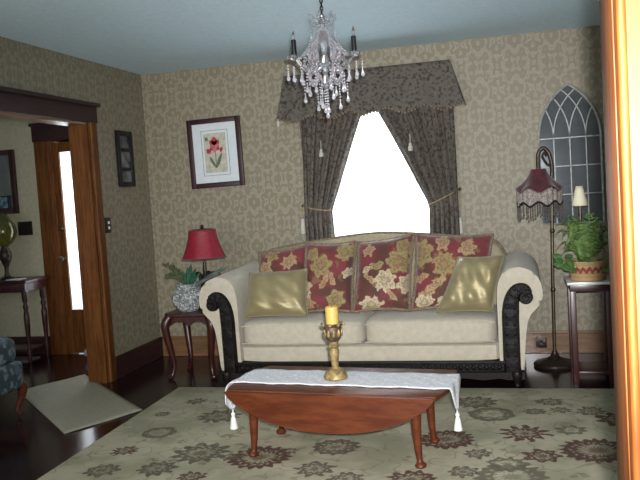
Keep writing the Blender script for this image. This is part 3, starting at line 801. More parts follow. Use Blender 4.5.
# ------------------------------------------------------------------ hall furniture
t = thing('console_table', 'narrow dark mahogany table on turned legs against the hall end wall', 'table', (-1.45, -.12, 0))
m = MB(); m.box(-1.80, -1.095, -.30, .055, .712, .738, .008, 3); m.build('table_top', M['mahog'], t)
m = MB(); m.box(-1.77, -1.125, -.275, .03, .632, .712, .004); m.build('apron', M['mahog'], t)
for (x, y) in ((-1.145, -.255), (-1.145, .005), (-1.75, -.255), (-1.75, .005)):
    m = MB(); m.lathe([(.012, 0), (.020, .02), (.014, .05), (.024, .10), (.016, .14), (.018, .20), (.025, .34), (.027, .42), (.017, .47), (.028, .50), (.017, .53), (.027, .56), (.027, .64)], (x, y, 0), 14); m.build('leg', M['mahog'], t)
m = MB(); m.box(-1.75, -1.145, -.26, .01, .10, .125, .004); m.build('shelf', M['mahog'], t)
t = thing('oil_lamp', 'dark oil lamp with round amber glass globe on the narrow hall table', 'lamp', (-1.335, -.14, .738))
c = (-1.375, -.16, .738)
m = MB(); m.lathe([(.06, 0), (.065, .012), (.03, .03), (.018, .06), (.022, .12), (.045, .17), (.055, .21), (.05, .25), (.03, .285), (.032, .31)], c, 22); m.build('base', M['bronze'], t)
m = MB(); m.lathe([(.035, .30), (.075, .33), (.105, .38), (.112, .43), (.10, .49), (.07, .54), (.045, .57), (.043, .60)], c, 26, cap=False); m.build('globe', M['globe'], t, solid=.004)
m = MB(); m.box(-1.33, -1.19, -.25, -.15, .7385, .745, .002); tag(m.build('paper_sheet', M['white']), 'small white paper lying on the hall table beside the oil lamp', 'paper')
t = thing('hall_mirror', 'dark-framed rectangular mirror on the hall end wall above the oil lamp', 'mirror', (-1.66, .095, 1.62))
m = MB(); x0, x1, z0, z1, f = -1.93, -1.375, 1.32, 1.91, .05
m.box(x0, x0 + f, .068, .098, z0, z1, .006); m.box(x1 - f, x1, .068, .098, z0, z1, .006); m.box(x0 + f, x1 - f, .068, .098, z1 - f, z1, .006); m.box(x0 + f, x1 - f, .068, .098, z0, z0 + f, .006)
m.build('frame', M['mahog'], t)
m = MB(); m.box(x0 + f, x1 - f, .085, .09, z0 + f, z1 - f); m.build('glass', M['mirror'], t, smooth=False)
t = thing('small_picture', 'small bluish photograph tucked into the lower corner of the hall mirror', 'photograph', (-1.5, .07, 1.38))
m = MB(); m.box(-1.565, -1.455, .058, .066, 1.365, 1.49, .002); m.build('card', M['blackplate'], t)
m = MB(); m.box(-1.552, -1.468, .0565, .058, 1.378, 1.477); m.build('image', plain('bluish_photo', (.12, .20, .25), .4, var=.8, scale=30), t, smooth=False)
t = thing('hall_switch', 'square black triple switch plate on the hall end wall beside the globe lamp', 'switch', (-1.33, .1, 1.18))
m = MB(); m.box(-1.405, -1.255, .089, .0995, 1.115, 1.243, .004); m.build('plate', M['blackplate'], t)
for xx in (-1.37, -1.33, -1.29):
    m = MB(); m.box(xx - .007, xx + .007, .078, .089, 1.168, 1.190, .002); m.build('toggle', M['bronze'], t)

# upholstered chair at the hall opening
t = thing('upholstered_chair', 'blue floral upholstered chair with wooden cabriole legs at the hall opening', 'chair', (-.42, -2.06, 0))
m = MB(); m.superbox(-.76, -.115, -2.36, -1.755, .36, .535, 6, 8, .02); m.build('seat', M['bluefab'], t)
m = MB(); m.superbox(-.75, -.095, -2.37, -1.745, .185, .375, 9, 8); m.build('seat_rail', M['bluefab'], t)
m = MB(); m.superbox(-.86, -.70, -2.36, -1.755, .30, .98, 7, 8); m.build('backrest', M['bluefab'], t)
for (x, y, sx, sy) in ((-.15, -1.79, 1, 1), (-.15, -2.32, 1, -1), (-.72, -1.79, -1, 1), (-.72, -2.32, -1, -1)):
    m = MB(); m.tube(catmull([(x - .02 * sx, y - .02 * sy, .24), (x + .018 * sx, y + .015 * sy, .19), (x + .01 * sx, y + .008 * sy, .12), (x - .012 * sx, y - .01 * sy, .05), (x + .006 * sx, y, .0205)]), [.03] + [.042 - .024 * min(1, i / 14) for i in range(20)] + [.012, .014, .018, .026], 12)
    m.build('leg', M['cherry'], t)

# ------------------------------------------------------------------ sofa
SX = 2.022
t = thing('sofa', 'cream scroll-arm sofa with dark carved wood facings under the window', 'sofa', (SX, -.62, .012))
arm = [(.972, .11), (.964, .22), (.955, .32), (.942, .41), (.920, .468), (.885, .510), (.850, .555), (.838, .615), (.848, .685), (.882, .742), (.940, .778), (1.01, .788), (1.068, .762), (1.108, .705), (1.124, .62), (1.126, .45), (1.126, .11)]
armc = [(p.x, p.y) for p in catmull([(a, b, 0) for a, b in arm], 3)]
for s in (1, -1):
    mir = (lambda x: x) if s == 1 else (lambda x: 2 * SX - x)
    m = MB(); m.prism(armc, lambda a, b, d: Vector((mir(a), d, b + (.03 * (d + 1.0) / .8 if b > .5 else 0))), -1.03, -.20, .022, 3)
    m.build('arm', M['cream'], t)
    # carved facing: scroll disc and sweeping band
    mid = catmull([(.944, 0, .592), (.930, 0, .622), (.955, 0, .648), (1.0, 0, .635), (1.032, 0, .575), (1.044, 0, .48), (1.046, 0, .36), (1.048, 0, .22), (1.048, 0, .075)], 6)
    N = len(mid); Lp, Rp = [], []
    for i, p in enumerate(mid):
        a = mid[max(i - 1, 0)]; b = mid[min(i + 1, N - 1)]; tn = (b - a).normalized(); nn = Vector((-tn.z, 0, tn.x))
        wd = lerp(.020, .056, min(1, (i / N) * 1.7))
        Lp.append(p + nn * wd); Rp.append(p - nn * wd)
    m = MB()
    prev = None
    for i in range(N):
        ring = [Vector((mir(Lp[i].x), -1.028, Lp[i].z)), Vector((mir(lerp(Lp[i].x, mid[i].x, .3)), -1.058, lerp(Lp[i].z, mid[i].z, .3))), Vector((mir(mid[i].x), -1.064 - .004 * sin(i * 1.3), mid[i].z)), Vector((mir(lerp(Rp[i].x, mid[i].x, .3)), -1.058, lerp(Rp[i].z, mid[i].z, .3))), Vector((mir(Rp[i].x), -1.028, Rp[i].z))]
        vs = [m.bm.verts.new(v) for v in ring]
        if prev:
            for q in range(4): m.bm.faces.new((prev[q], prev[q + 1], vs[q + 1], vs[q]))
        prev = vs
    m.lathe([(.0, .04), (.018, .042), (.022, .034), (.036, .034), (.044, .026), (.047, .0)], (mir(.944), -1.028, .592), 22, Vector((0, -1, 0)))
    for i in range(6, N, 3):
        for e in (-1, 1):
            q = mid[i] + (Lp[i] - mid[i]) * .45 * e
            m.ball((mir(q.x), -1.058, q.z), .010, 1, .6, 1.7, 8, 6)
    m.build('carved_facing', M['ebony'], t)
m = MB(); m.superbox(1.10, 2 * SX - 1.10, -1.03, -.25, .17, .290, 14, 10); m.build('seat_base', M['cream'], t)
m = MB(); m.box(1.00, 2 * SX - 1.00, -1.035, -.24, .092, .176, .006); m.box(1.03, 2 * SX - 1.03, -1.05, -1.03, .155, .178, .006)
for i in range(44):
    x = 1.13 + (2 * SX - 2.26) * i / 43
    m.ball((x, -1.036, .134), .016, 1, .6, 1.1, 8, 6)
m.build('carved_rail', M['ebony'], t)
m = MB()
out = [(.97, .105)] + [(lerp(.97, 2 * SX - .97, i / 40), .055 + .02 * abs(cos(i / 40 * pi * 4)) - .015 * (i < 3 or i > 37)) for i in range(41)] + [(2 * SX - .97, .105)]
m.prism(out[::-1], lambda a, b, d: Vector((a, d, b)), -1.062, -1.03); m.box(.975, 2 * SX - .975, -1.03, -.22, .06, .105)
m.build('plinth', M['blackwood'], t)
for x in (1.02, 2 * SX - 1.02):
    for y in (-1.07, -.27):
        m = MB(); m.lathe([(.014, .0125), (.022, .02), (.018, .035), (.03, .06), (.036, .095), (.032, .11)], (x, y + .02, 0), 14); m.build('foot', M['blackwood'], t)
for x0, x1 in ((1.136, SX - .002), (SX + .002, 2 * SX - 1.136)):
    m = MB(); m.superbox(x0, x1, -1.045, -.33, .284, .460, 9, 14, .012); c = m.build('seat_cushion', M['cream'], t)
    m = MB()
    for zz in (.310, .432): m.tube([(lerp(x0 + .012, x1 - .012, i / 16), -1.042, zz + .004 * sin(i)) for i in range(17)], .004, 6)
    m.build('piping', M['cream'], c)
def crest(s):
    q = abs(2 * s - 1)
    return 1.0 - .115 * q ** 1.5 - .22 * max(0, (q - .86) / .14) ** 2.2
def back_fn(u, v):
    s = u; a = v * 2 * pi
    x = lerp(1.03, 2 * SX - 1.03, s); zc = crest(s); th = .085
    zl = .30; y0 = -.235
    ct, st = cos(a), sin(a)
    zz = lerp(zl, zc, .5 + .5 * (abs(st) ** .35) * (1 if st > 0 else -1))
    yy = y0 + th * (abs(ct) ** .5) * (1 if ct > 0 else -1) - .10 * (1 - (zz - zl) / (zc - zl)) * 1.0
    return Vector((x, yy, zz))
m = MB()
NU, NV = 48, 28
rings = [[m.bm.verts.new(back_fn(i / NU, j / NV)) for j in range(NV)] for i in range(NU + 1)]
for i in range(NU):
    for j in range(NV):
        k = (j + 1) % NV; m.bm.faces.new((rings[i][j], rings[i][k], rings[i + 1][k], rings[i + 1][j]))
m.bm.faces.new(rings[0]); m.bm.faces.new(rings[-1][::-1])
m.build('backrest', M['tanfab'], t)
m = MB(); m.tube([back_fn(lerp(.02, .98, i / 60), .25) + Vector((0, -.02, .0)) for i in range(61)], .014, 8); m.build('crest_cord', M['trimcord'], t)

# pillows: a quad of corners blown up into a cushion
def pillow(name, cs, thick, mat, label, group, cordm, cord_r, pinch=.07, wr=0.):
    cs = [Vector(c) for c in cs]                                    # TL, TR, BR, BL
    nrm = ((cs[1] - cs[3]).cross(cs[0] - cs[2])).normalized()
    if nrm.y > 0: nrm = -nrm
    ctr = sum(cs, Vector()) / 4
    def P2(u, v):                                                    # u,v in -1..1, v up
        uu = u * (1 - pinch * (1 - v * v)) ; vv = v * (1 - pinch * (1 - u * u))
        a, b = (uu + 1) / 2, (vv + 1) / 2
        return cs[3] * (1 - a) * (1 - b) + cs[2] * a * (1 - b) + cs[1] * a * b + cs[0] * (1 - a) * b
    def fn(side):
        def f(a, b):
            u, v = 2 * a - 1, 2 * b - 1
            h = thick / 2 * (max(0, 1 - u ** 4) ** .6) * (max(0, 1 - v ** 4) ** .6)
            h *= 1 + wr * sin(9 * u + 5 * v) * sin(4 * v + 1)
            return P2(u, v) + nrm * h * side
        return f
    t = thing(name, label, 'pillow', (ctr.x, ctr.y, min(c.z for c in cs)), group)
    m = MB(); m.grid(fn(1), 26, 26); m.grid(fn(-1), 26, 26)
    bmesh.ops.remove_doubles(m.bm, verts=m.bm.verts, dist=1e-5)
    m.build('cover', mat, t, angle=80)
    if cord_r:
        m = MB(); per = []
        for k in range(20): per.append(P2(-1 + k / 10, 1))
        for k in range(20): per.append(P2(1, 1 - k / 10))
        for k in range(20): per.append(P2(1 - k / 10, -1))
        for k in range(20): per.append(P2(-1, -1 + k / 10))
        m.tube(per, [cord_r * (1 + .22 * sin(k * 2.4)) for k in range(80)], 7, closed=True)
        m.build('trim_cord', cordm, t)
    return t
g = 'red floral back pillows'
F1 = [(1.26, .90, .045, 6, 1., .3, 1), (1.40, .84, .05, 7, 1.2, .6, 2), (1.22, .80, .04, 5, 1., 1., 2)]
F2 = [(1.67, .81, .060, 6, 1.0, .2, 1), (1.60, .885, .04, 5, 1.2, 1., 1), (1.84, .90, .05, 6, 1., .6, 1), (1.53, .655, .065, 7, .9, .4, 0), (1.70, .70, .038, 2, 1.9, 1.1, 2), (1.76, .72, .034, 2, 1.9, 1.9, 2),
      (1.87, .755, .034, 5, 1.3, .5, 0), (1.79, .575, .055, 6, 1.1, .8, 1), (1.58, .55, .045, 6, 1.3, .2, 2)]
F3 = [(2.15, .70, .062, 7, 1.0, .3, 0), (2.04, .715, .036, 2, 1.8, 2.4, 2), (2.02, .78, .034, 2, 1.8, .5, 0), (2.08, .80, .04, 2, 1.8, .3, 1), (2.24, .82, .062, 6, .9, 1., 1), (2.28, .91, .05, 6, 1., .4, 1),
      (2.05, .53, .066, 7, 1.2, .2, 0), (2.20, .60, .036, 2, 1.8, 2.2, 2), (2.30, .665, .05, 6, .9, 1.2, 0), (2.02, .90, .036, 5, 1.3, .4, 2)]
F4 = [(2.40, .87, .068, 6, 1.0, .4, 1), (2.56, .79, .062, 7, .9, .1, 1), (2.40, .70, .042, 2, 1.8, .6, 2), (2.44, .60, .045, 2, 1.8, .4, 2), (2.50, .66, .055, 2, 2., .5, 2), (2.42, .54, .055, 3, 1.3, .4, 0), (2.54, .52, .045, 3, 1.3, 1.4, 0), (2.72, .89, .05, 6, 1.2, .2, 2), (2.55, .93, .04, 5, 1., .2, 2)]
pillow('throw_pillow', [(1.130, -.48, .908), (1.530, -.48, .950), (1.51, -.70, .495), (1.155, -.70, .495)], .16, floral('floral_chenille_end', F1, 0), 'red floral back pillow half hidden behind the gold pillow near the table lamp', g, M['trimcord'], .012)
pillow('throw_pillow', [(1.515, -.51, .965), (1.905, -.51, .962), (1.905, -.80, .482), (1.510, -.80, .482)], .18, floral('floral_chenille_candle', F2, 1), 'red floral back pillow directly behind the yellow candle', g, M['trimcord'], .012)
pillow('throw_pillow', [(1.915, -.52, .955), (2.335, -.50, 1.0), (2.315, -.81, .484), (1.915, -.81, .482)], .20, floral('floral_chenille_middle', F3, 2), 'red floral back pillow with large cream roses between two other floral pillows', g, M['trimcord'], .012)
pillow('throw_pillow', [(2.345, -.51, 1.0), (2.895, -.48, .965), (2.85, -.78, .486), (2.325, -.79, .484)], .19, floral('floral_chenille_wide', F4, 3), 'wide red floral back pillow partly behind the gold pillow near the floor lamp', g, M['trimcord'], .012)
g = 'gold satin pillows'
pillow('satin_pillow', [(1.150, -.80, .785), (1.590, -.79, .800), (1.620, -.96, .490), (1.158, -.97, .488)], .17, M['satin'], 'gold satin pillow at the sofa end nearest the red table lamp', g, M['satin'], .004, .05, .12)
pillow('satin_pillow', [(2.665, -.80, .845), (2.975, -.82, .850), (2.880, -.96, .492), (2.515, -.97, .490)], .18, M['satin'], 'gold satin pillow slumped against the sofa arm nearest the floor lamp', g, M['satin'], .004, .05, .14)

# ------------------------------------------------------------------ coffee table
CT = Vector((2.175, -2.335)); ca, sa = cos(radians(-6)), sin(radians(-6))
def L(u, v, z): return Vector((CT.x + u * ca - v * sa, CT.y + u * sa + v * ca, z))
ZT = .385
t = thing('coffee_table', 'reddish cherry drop-leaf coffee table on the floral rug in front of the sofa', 'table', (CT.x, CT.y, .012))
hv = .262
def endu(v): return .566 * sqrt(1 - (v / .80) ** 2)
top = [(endu(lerp(-hv, hv, i / 12)), lerp(-hv, hv, i / 12)) for i in range(13)] + [(-endu(lerp(hv, -hv, i / 12)), lerp(hv, -hv, i / 12)) for i in range(13)]
m = MB(); m.prism(top, lambda a, b, d: L(a, b, d), ZT - .02, ZT, .006, 3); m.build('table_top', M['cherry'], t)
for s, nm in ((-1, 'drop_leaf'), (1, 'drop_leaf')):
    m = MB(); w_ = endu(hv)
    def leaf_z(u): return ZT - .008 - .182 * max(0, 1 - abs(u / w_) ** 2.2) ** .75
    us = [w_ * sin(pi / 2 * (i / 24 * 2 - 1)) for i in range(25)]
    outl = [(u, ZT - .006) for u in us[::-1]] + [(u, leaf_z(u)) for u in us[1:-1]]
    m.prism(outl, lambda a, b, d: L(a, s * (hv + .006 + d) , b), .0, .018, .005, 2)
    m.build(nm, M['cherry'], t)
m = MB()
for v in (-.185, .185): m.box(-.42, .40, v - .009, v + .009, ZT - .095, ZT - .02)
for u in (-.42, .40): m.box(u - .009, u + .009, -.19, .19, ZT - .095, ZT - .02)
for v in m.bm.verts: v.co = L(v.co.x, v.co.y, v.co.z)
m.build('apron', M['cherry'], t)
for (u, v) in ((-.448, -.15), (.410, -.155), (-.448, .205), (.398, .205)):
    su, sv = (1 if u > 0 else -1), (1 if v > 0 else -1)
    m = MB()
    m.tube([L(u, v, ZT - .02), L(u, v, .30), L(u, v, .20), L(u + .004 * su, v, .10), L(u + .008 * su, v + .002 * sv, .05), L(u + .010 * su, v + .004 * sv, .036), L(u + .012 * su, v + .005 * sv, .030), L(u + .012 * su, v + .005 * sv, .022), L(u + .012 * su, v + .005 * sv, .0135)], [.030, .028, .023, .018, .015, .017, .026, .029, .024], 14)
    m.build('leg', M['cherry'], t)

# lace runner
t = thing('table_runner', 'white lace runner with tasselled ends lying along the coffee table', 'runner', (CT.x, CT.y, ZT))
R0, R1 = -.135, .155                                                # depth range on the table
def run_fn(a, b):
    # a along length -1..1 with overhang; b across
    s = lerp(-.745, .728, a); v = lerp(R0, R1, b) + .006 * sin(s * 23); vc = (R0 + R1) / 2
    ue = .570
    if abs(s) <= ue: return L(s, v - .02 * s * 0, ZT + .005 + .001 * sin(s * 60 + b * 20))
    d = abs(s) - ue; sg = 1 if s > 0 else -1
    k = max(.06, 1 - (d / .19) ** (1.5 if sg < 0 else 1.1))
    vv = vc + (v - vc) * k + (-.115 if sg < 0 else -.0) * min(1, d / .12)
    ex = (.020 if sg < 0 else .008) * min(1, d / .02)
    return L(sg * (ue + ex + .004 * sin(b * 12)), vv, ZT + .005 - d * .86 if d > .015 else ZT + .005 - d * .4)
m = MB(); m.grid(run_fn, 130, 16); m.build('lace_cloth', M['runner'], t, solid=.004)
for a in (0, 1):
    p = run_fn(a, .5)
    m = MB(); m.tube([p + Vector((0, 0, .01)), p + Vector((0, 0, -.03))], .004, 6)
    m.ball(p + Vector((0, 0, -.030)), .012, u=10, v=8); m.lathe([(.007, -.037), (.013, -.05), (.018, -.08), (.022, -.106), (0, -.109)], p, 14)
    m.build('tassel', M['white'], t)
t = thing('candle_holder', 'antique gold pillar candle holder on the lace runner', 'candle holder', (2.14, -2.36, ZT + .0095))
c = (2.140, -2.345, ZT + .0095)
m = MB(); m.lathe([(.058, 0), (.062, .006), (.060, .018), (.052, .034), (.036, .046), (.022, .054)], c, 28); m.build('base', M['goldstone'], t)
m = MB(); m.lathe([(.024, .054), (.017, .064), (.020, .09), (.0245, .12), (.026, .145), (.021, .158), (.030, .166), (.031, .174), (.020, .182), (.024, .192)], c, 22); m.build('stem', M['goldstone'], t)
m = MB(); m.lathe([(.022, .19), (.036, .205), (.044, .228), (.046, .25), (.042, .268), (.054, .277), (.056, .284), (.05, .286), (.035, .282)], c, 26); cup = m.build('cup', M['antique'], t)
m = MB()
for i in range(10):
    a = 2 * pi * i / 10; m.ball((c[0] + .044 * cos(a), c[1] + .044 * sin(a), c[2] + .238), .011, .8, .8, 1.9, 8, 6)
for i in range(8):
    a = 2 * pi * i / 8; m.ball((c[0] + .055 * cos(a), c[1] + .055 * sin(a), c[2] + .281), .009, u=8, v=6)
m.build('ornament', M['goldstone'], cup)
t = thing('pillar_candle', 'yellow pillar candle standing in the gold candle holder', 'candle', (c[0], c[1], c[2] + .283))
m = MB(); m.lathe([(.033, .2832), (.0335, .288), (.0335, .364), (.031, .370), (.02, .364), (.0, .362)], c, 24); m.build('wax', M['candle'], t)
m = MB(); m.tube([(c[0], c[1], c[2] + .361), (c[0] + .002, c[1], c[2] + .378)], .0015, 6); m.build('wick', M['dark'], t)

# ------------------------------------------------------------------ side table and what stands on it
tx0, tx1, ty0, ty1, tz = .440, .850, -.845, -.43, .500
t = thing('side_table', 'dark cherry side table with curved legs between the sofa and the corner', 'table', ((tx0 + tx1) / 2, (ty0 + ty1) / 2, 0))
ch = .06
oct_ = [(tx0 + ch, ty0), (tx1 - ch, ty0), (tx1, ty0 + ch), (tx1, ty1 - ch), (tx1 - ch, ty1), (tx0 + ch, ty1), (tx0, ty1 - ch), (tx0, ty0 + ch)]
m = MB(); m.prism(oct_, lambda a, b, d: Vector((a, b, d)), tz - .024, tz, .007, 3); m.build('table_top', M['mahog'], t)
def apron_panel(p, q):
    p, q = Vector(p), Vector(q); m = MB(); n = Vector((-(q - p).y, (q - p).x)).normalized()
    ol = [(i / 20, tz - .024) for i in range(20, -1, -1)] + [(i / 20, tz - .095 + .035 * abs(sin(i / 20 * pi * 2)) * (1 if abs(i / 20 - .5) > .0 else 1)) for i in range(21)]
    m.prism(ol, lambda a, b, d: Vector((lerp(p.x, q.x, a) + n.x * d, lerp(p.y, q.y, a) + n.y * d, b)), -.008, .008); return m
i_ = .045
cs = [(tx0 + i_, ty0 + i_), (tx1 - i_, ty0 + i_), (tx1 - i_, ty1 - i_), (tx0 + i_, ty1 - i_)]
m = MB()
for a, b in zip(cs, cs[1:] + cs[:1]):
    q = apron_panel(a, b); me = bpy.data.meshes.new('tmp'); q.bm.to_mesh(me); q.bm.free(); m.bm.from_mesh(me); bpy.data.meshes.remove(me)
m.build('apron', M['mahog'], t, smooth=False)
for (x, y) in cs:
    sx = 1 if x > .6 else -1; sy = 1 if y > -.65 else -1
    pts = catmull([(x, y, tz - .024), (x + .026 * sx, y + .026 * sy, .42), (x + .022 * sx, y + .022 * sy, .34), (x + .002 * sx, y + .002 * sy, .20), (x - .008 * sx, y - .008 * sy, .10), (x + .004 * sx, y + .004 * sy, .035), (x + .022 * sx, y + .022 * sy, .006)], 5)
    rr = [lerp(.034, .030, i / 8) if i < 8 else lerp(.030, .015, min(1, (i - 8) / 14)) for i in range(len(pts))]; rr[-1] = .020; rr[-2] = .024; rr[-3] = .020
    m = MB(); m.tube(pts, rr, 12); m.build('leg', M['mahog'], t)
t = thing('table_lamp', 'table lamp with red bell shade and dark sculpted base on the side table', 'lamp', (.700, -.56, tz))
c = (.700, -.56, tz)
m = MB(); m.lathe([(.07, 0), (.072, .012), (.05, .03), (.03, .045), (.022, .07), (.038, .10), (.048, .14), (.04, .19), (.025, .225), (.030, .25), (.016, .275), (.012, .36)], c, 22)
for a in (.2, 1.6, 2.9, 5.4):
    m.tube(catmull([(c[0] + .02 * cos(a), c[1] + .02 * sin(a), tz + .10), (c[0] + .095 * cos(a), c[1] + .095 * sin(a), tz + .17), (c[0] + .115 * cos(a), c[1] + .115 * sin(a), tz + .25), (c[0] + .055 * cos(a), c[1] + .055 * sin(a), tz + .27), (c[0] + .045 * cos(a), c[1] + .045 * sin(a), tz + .215)], 5), .014, 8)
m.build('base', M['bronze'], t)
def bell(r0, r1, z0, z1, c, lobes=0, amp=0., n=14, p=1.7):
    def f(u, v):
        a = 2 * pi * u; r = r0 + (r1 - r0) * v ** p
        r *= 1 + amp * v * cos(lobes * a)
        return Vector((c[0] + r * cos(a), c[1] + r * sin(a), lerp(z1, z0, v)))
    return f
m = MB(); m.grid(bell(.103, .170, .398, .612, c, 8, .035, p=1.6) if False else bell(.103, .172, tz + .393, tz + .612, c, 8, .03, p=1.6), 48, 14, True); m.build('lamp_shade', M['redshade'], t, solid=.004)
for vv, rr_ in ((1, .006), (0, .005)):
    m = MB(); m.tube([bell(.103, .172, tz + .393, tz + .612, c, 8, .03, p=1.6)(i / 48, vv) for i in range(48)], rr_, 6, True); m.build('shade_piping', M['velvet'], t)
m = MB(); m.tube([(c[0], c[1], tz + .36), (c[0], c[1], tz + .615)], .004, 6)
m.tube([(c[0] - .103, c[1], tz + .608), (c[0] + .103, c[1], tz + .608)], .003, 6); m.ball((c[0], c[1], tz + .632), .014, 1, 1, 1.4); m.build('finial', M['iron'], t)
# cut glass vase with foliage
c = (.605, -.70, tz)
t = thing('glass_vase', 'squat cut glass vase holding leaves on the side table', 'vase', c)
def vase_fn(u, v):
    prof = catmull([(.055, 0, 0), (.085, 0, .03), (.110, 0, .085), (.112, 0, .12), (.092, 0, .165), (.080, 0, .19), (.094, 0, .212)], 6)
    p = prof[min(len(prof) - 1, int(v * (len(prof) - 1) + .5))]
    a = 2 * pi * u
    r = p.x * (1 + .045 * cos(18 * a + 9 * p.z * 10) * (1 if .02 < p.z < .16 else .3))
    return Vector((c[0] + r * cos(a), c[1] + r * sin(a), c[2] + .001 + p.z))
m = MB(); m.grid(vase_fn, 108, 36, True); m.lathe([(.0, .003), (.056, .0025)], c, 30); m.build('vessel', M['vase'], t, solid=.006, angle=20)
def leaf_blade(m, pts, w, fold=.15):
    pts = [Vector(p) for p in pts]; n = len(pts); prev = None
    for i, p in enumerate(pts):
        tn = (pts[min(i + 1, n - 1)] - pts[max(i - 1, 0)]).normalized()
        sd = tn.cross(Vector((.3, -.8, .5))).normalized(); s = i / (n - 1)
        ww = w * max(.03, sin(pi * min(1, s * .92 + .06)) ** .8)
        vs = [m.bm.verts.new(p + sd * ww), m.bm.verts.new(p - tn.cross(sd) * ww * fold), m.bm.verts.new(p - sd * ww)]
        if prev:
            for q in range(2): m.bm.faces.new((prev[q], prev[q + 1], vs[q + 1], vs[q]))
        prev = vs
b0 = (c[0], c[1], c[2] + .13)
t = thing('leafy_sprigs', 'mixed green leaf sprigs standing in the cut glass vase', 'foliage', b0)
m = MB()
for dx, dz, w_ in ((.10, .20, .016), (.06, .235, .018), (.13, .17, .015), (.03, .21, .016), (.085, .15, .014), (-.01, .18, .013)):
    leaf_blade(m, bez(b0, (b0[0] + dx * .2, b0[1], b0[2] + .1), (b0[0] + dx * .7, b0[1] - .02, b0[2] + dz * .8), (b0[0] + dx, b0[1] - .03, b0[2] + dz), 10), w_)
m.build('dark_green_leaves', M['deepgreen'], t, solid=.0015)
m = MB()
for dx, dz, w_ in ((.36, .205, .016), (.30, .16, .014), (.22, .13, .014)):
    leaf_blade(m, bez(b0, (b0[0] + dx * .3, b0[1] - .03, b0[2] + .1), (b0[0] + dx * .7, b0[1] - .06, b0[2] + dz * .8), (b0[0] + dx, b0[1] - .07, b0[2] + dz), 10), w_)
m.build('grey_leaves', M['sagelf'], t, solid=.0015)
m = MB()
for i in range(7):
    ex, ez = random.uniform(-.16, -.05), random.uniform(.14, .235)
    st = bez(b0, (b0[0] - .01, b0[1], b0[2] + .1), (b0[0] + ex * .7, b0[1] - .03, b0[2] + ez), (b0[0] + ex, b0[1] - .04, b0[2] + ez * random.uniform(.7, 1.05)), 14)
    m.tube(st, .002, 5)
    for k in range(4, 15):
        for sd in (-1, 1):
            a = random.uniform(.4, 1.1) * sd; d = Vector((-.6 * abs(cos(a)) * .5, random.uniform(-.4, .4), .4)) + Vector((sin(a) * .7, 0, -.5 * sd * 0)); d.normalize()
            leaf_blade(m, [st[k] + d * q * .034 for q in (0, .35, .7, 1)], .006)
m.build('ferny_sprays', M['olive'], t, solid=.001)

# ------------------------------------------------------------------ floor lamp
px, py = 3.305, -.42
t = thing('floor_lamp', 'tall bronze floor lamp with burgundy velvet shade and beaded fringe beside the sofa', 'lamp', (px, py, 0))
m = MB(); m.lathe([(.148, 0), (.152, .012), (.146, .024), (.12, .034), (.07, .048), (.035, .066), (.022, .09), (.016, .11)], (px - .02, py, 0), 36); m.build('base', M['bronze'], t)
m = MB(); m.tube([(px - .02, py, .09), (px - .012, py, .6), (px, py, 1.0), (px + .012, py, 1.36)], .0115, 12)
for zz in (.55, .97): m.ball((px - .012 if zz < .7 else px, py, zz), .017, 1, 1, 1.3, 12, 8)
m.build('pole', M['brass'], t)
sc_ = (3.228, -.42)
m = MB(); m.tube(catmull([(px + .012, py, 1.34), (px + .016, py, 1.43), (px - .002, py, 1.52), (px - .038, py, 1.557), (sc_[0] + .006, py, 1.525), (sc_[0], py, 1.46), (sc_[0], py, 1.40)], 6), .013, 10, flat=1.0)
m.tube(catmull([(px + .014, py, 1.42), (px - .02, py, 1.45), (px - .045, py, 1.50), (px - .03, py, 1.525), (px - .018, py, 1.50)], 5), .007, 8)
m.build('arm', M['bronze'], t)
m = MB()
def shade_fn(u, v):
    a = 2 * pi * u; r = .052 + .098 * v ** 1.5; r *= 1 + .07 * v ** 2 * abs(cos(3 * a))
    return Vector((sc_[0] + r * cos(a), sc_[1] + r * sin(a), 1.412 - .145 * v + .018 * v ** 3 * cos(6 * a)))
m.grid(shade_fn, 60, 12, True); m.build('lamp_shade', M['velvet'], t, solid=.004)
def skirt_fn(u, v):
    a = 2 * pi * u; r = .152 + .004 * cos(24 * a)
    zt = 1.262 + .016 * cos(6 * a); zb = 1.168 + .016 * cos(8 * a + .6)
    return Vector((sc_[0] + r * cos(a), sc_[1] + r * sin(a), lerp(zt, zb, v)))
m = MB(); m.grid(skirt_fn, 96, 5, True); m.build('lace_skirt', M['greylace'], t, solid=.003)
m = MB(); m.tube([skirt_fn(i / 96, 1) for i in range(96)], .006, 6, True); m.build('scalloped_trim', M['iron'], t)
m = MB()
for i in range(56):
    p = skirt_fn(i / 56, 1); ln = .095 + .012 * sin(i * 2.1)
    m.tube([p, p - Vector((0, 0, ln))], .0016, 4)
    for q in range(5): m.ball(p - Vector((0, 0, ln * (q + 1) / 5)), .0042 if q < 4 else .007, u=6, v=5)
m.build('bead_fringe', M['bead'], t)

# ------------------------------------------------------------------ plant stand
qx0, qx1, qy0, qy1, qz = 3.362, 3.655, -.93, -.59, .662
t = thing('plant_stand', 'dark mahogany plant stand with pale marble top beside the floor lamp', 'plant stand', ((qx0 + qx1) / 2, (qy0 + qy1) / 2, 0))
m = MB(); m.box(qx0, qx1, qy0, qy1, qz - .018, qz, .004); m.build('marble_top', M['marble'], t)
m = MB(); m.box(qx0 + .018, qx1 - .018, qy0 + .018, qy1 - .018, qz - .062, qz - .018, .003); m.build('apron', M['mahog'], t)
for x in (qx0 + .036, qx1 - .036):
    for y in (qy0 + .036, qy1 - .036):
        m = MB(); m.box(x - .018, x + .018, y - .018, y + .018, .0, qz - .06, .004)
        m.build('leg', M['mahog'], t)
m = MB(); m.box(qx0 + .025, qx1 - .025, qy0 + .025, qy1 - .025, .05, .072, .003); m.build('shelf', M['mahog'], t)
c = (3.504, -.797, qz + .002)
t = thing('plant_basket', 'round tan woven basket with red zigzag band on the plant stand', 'basket', c)
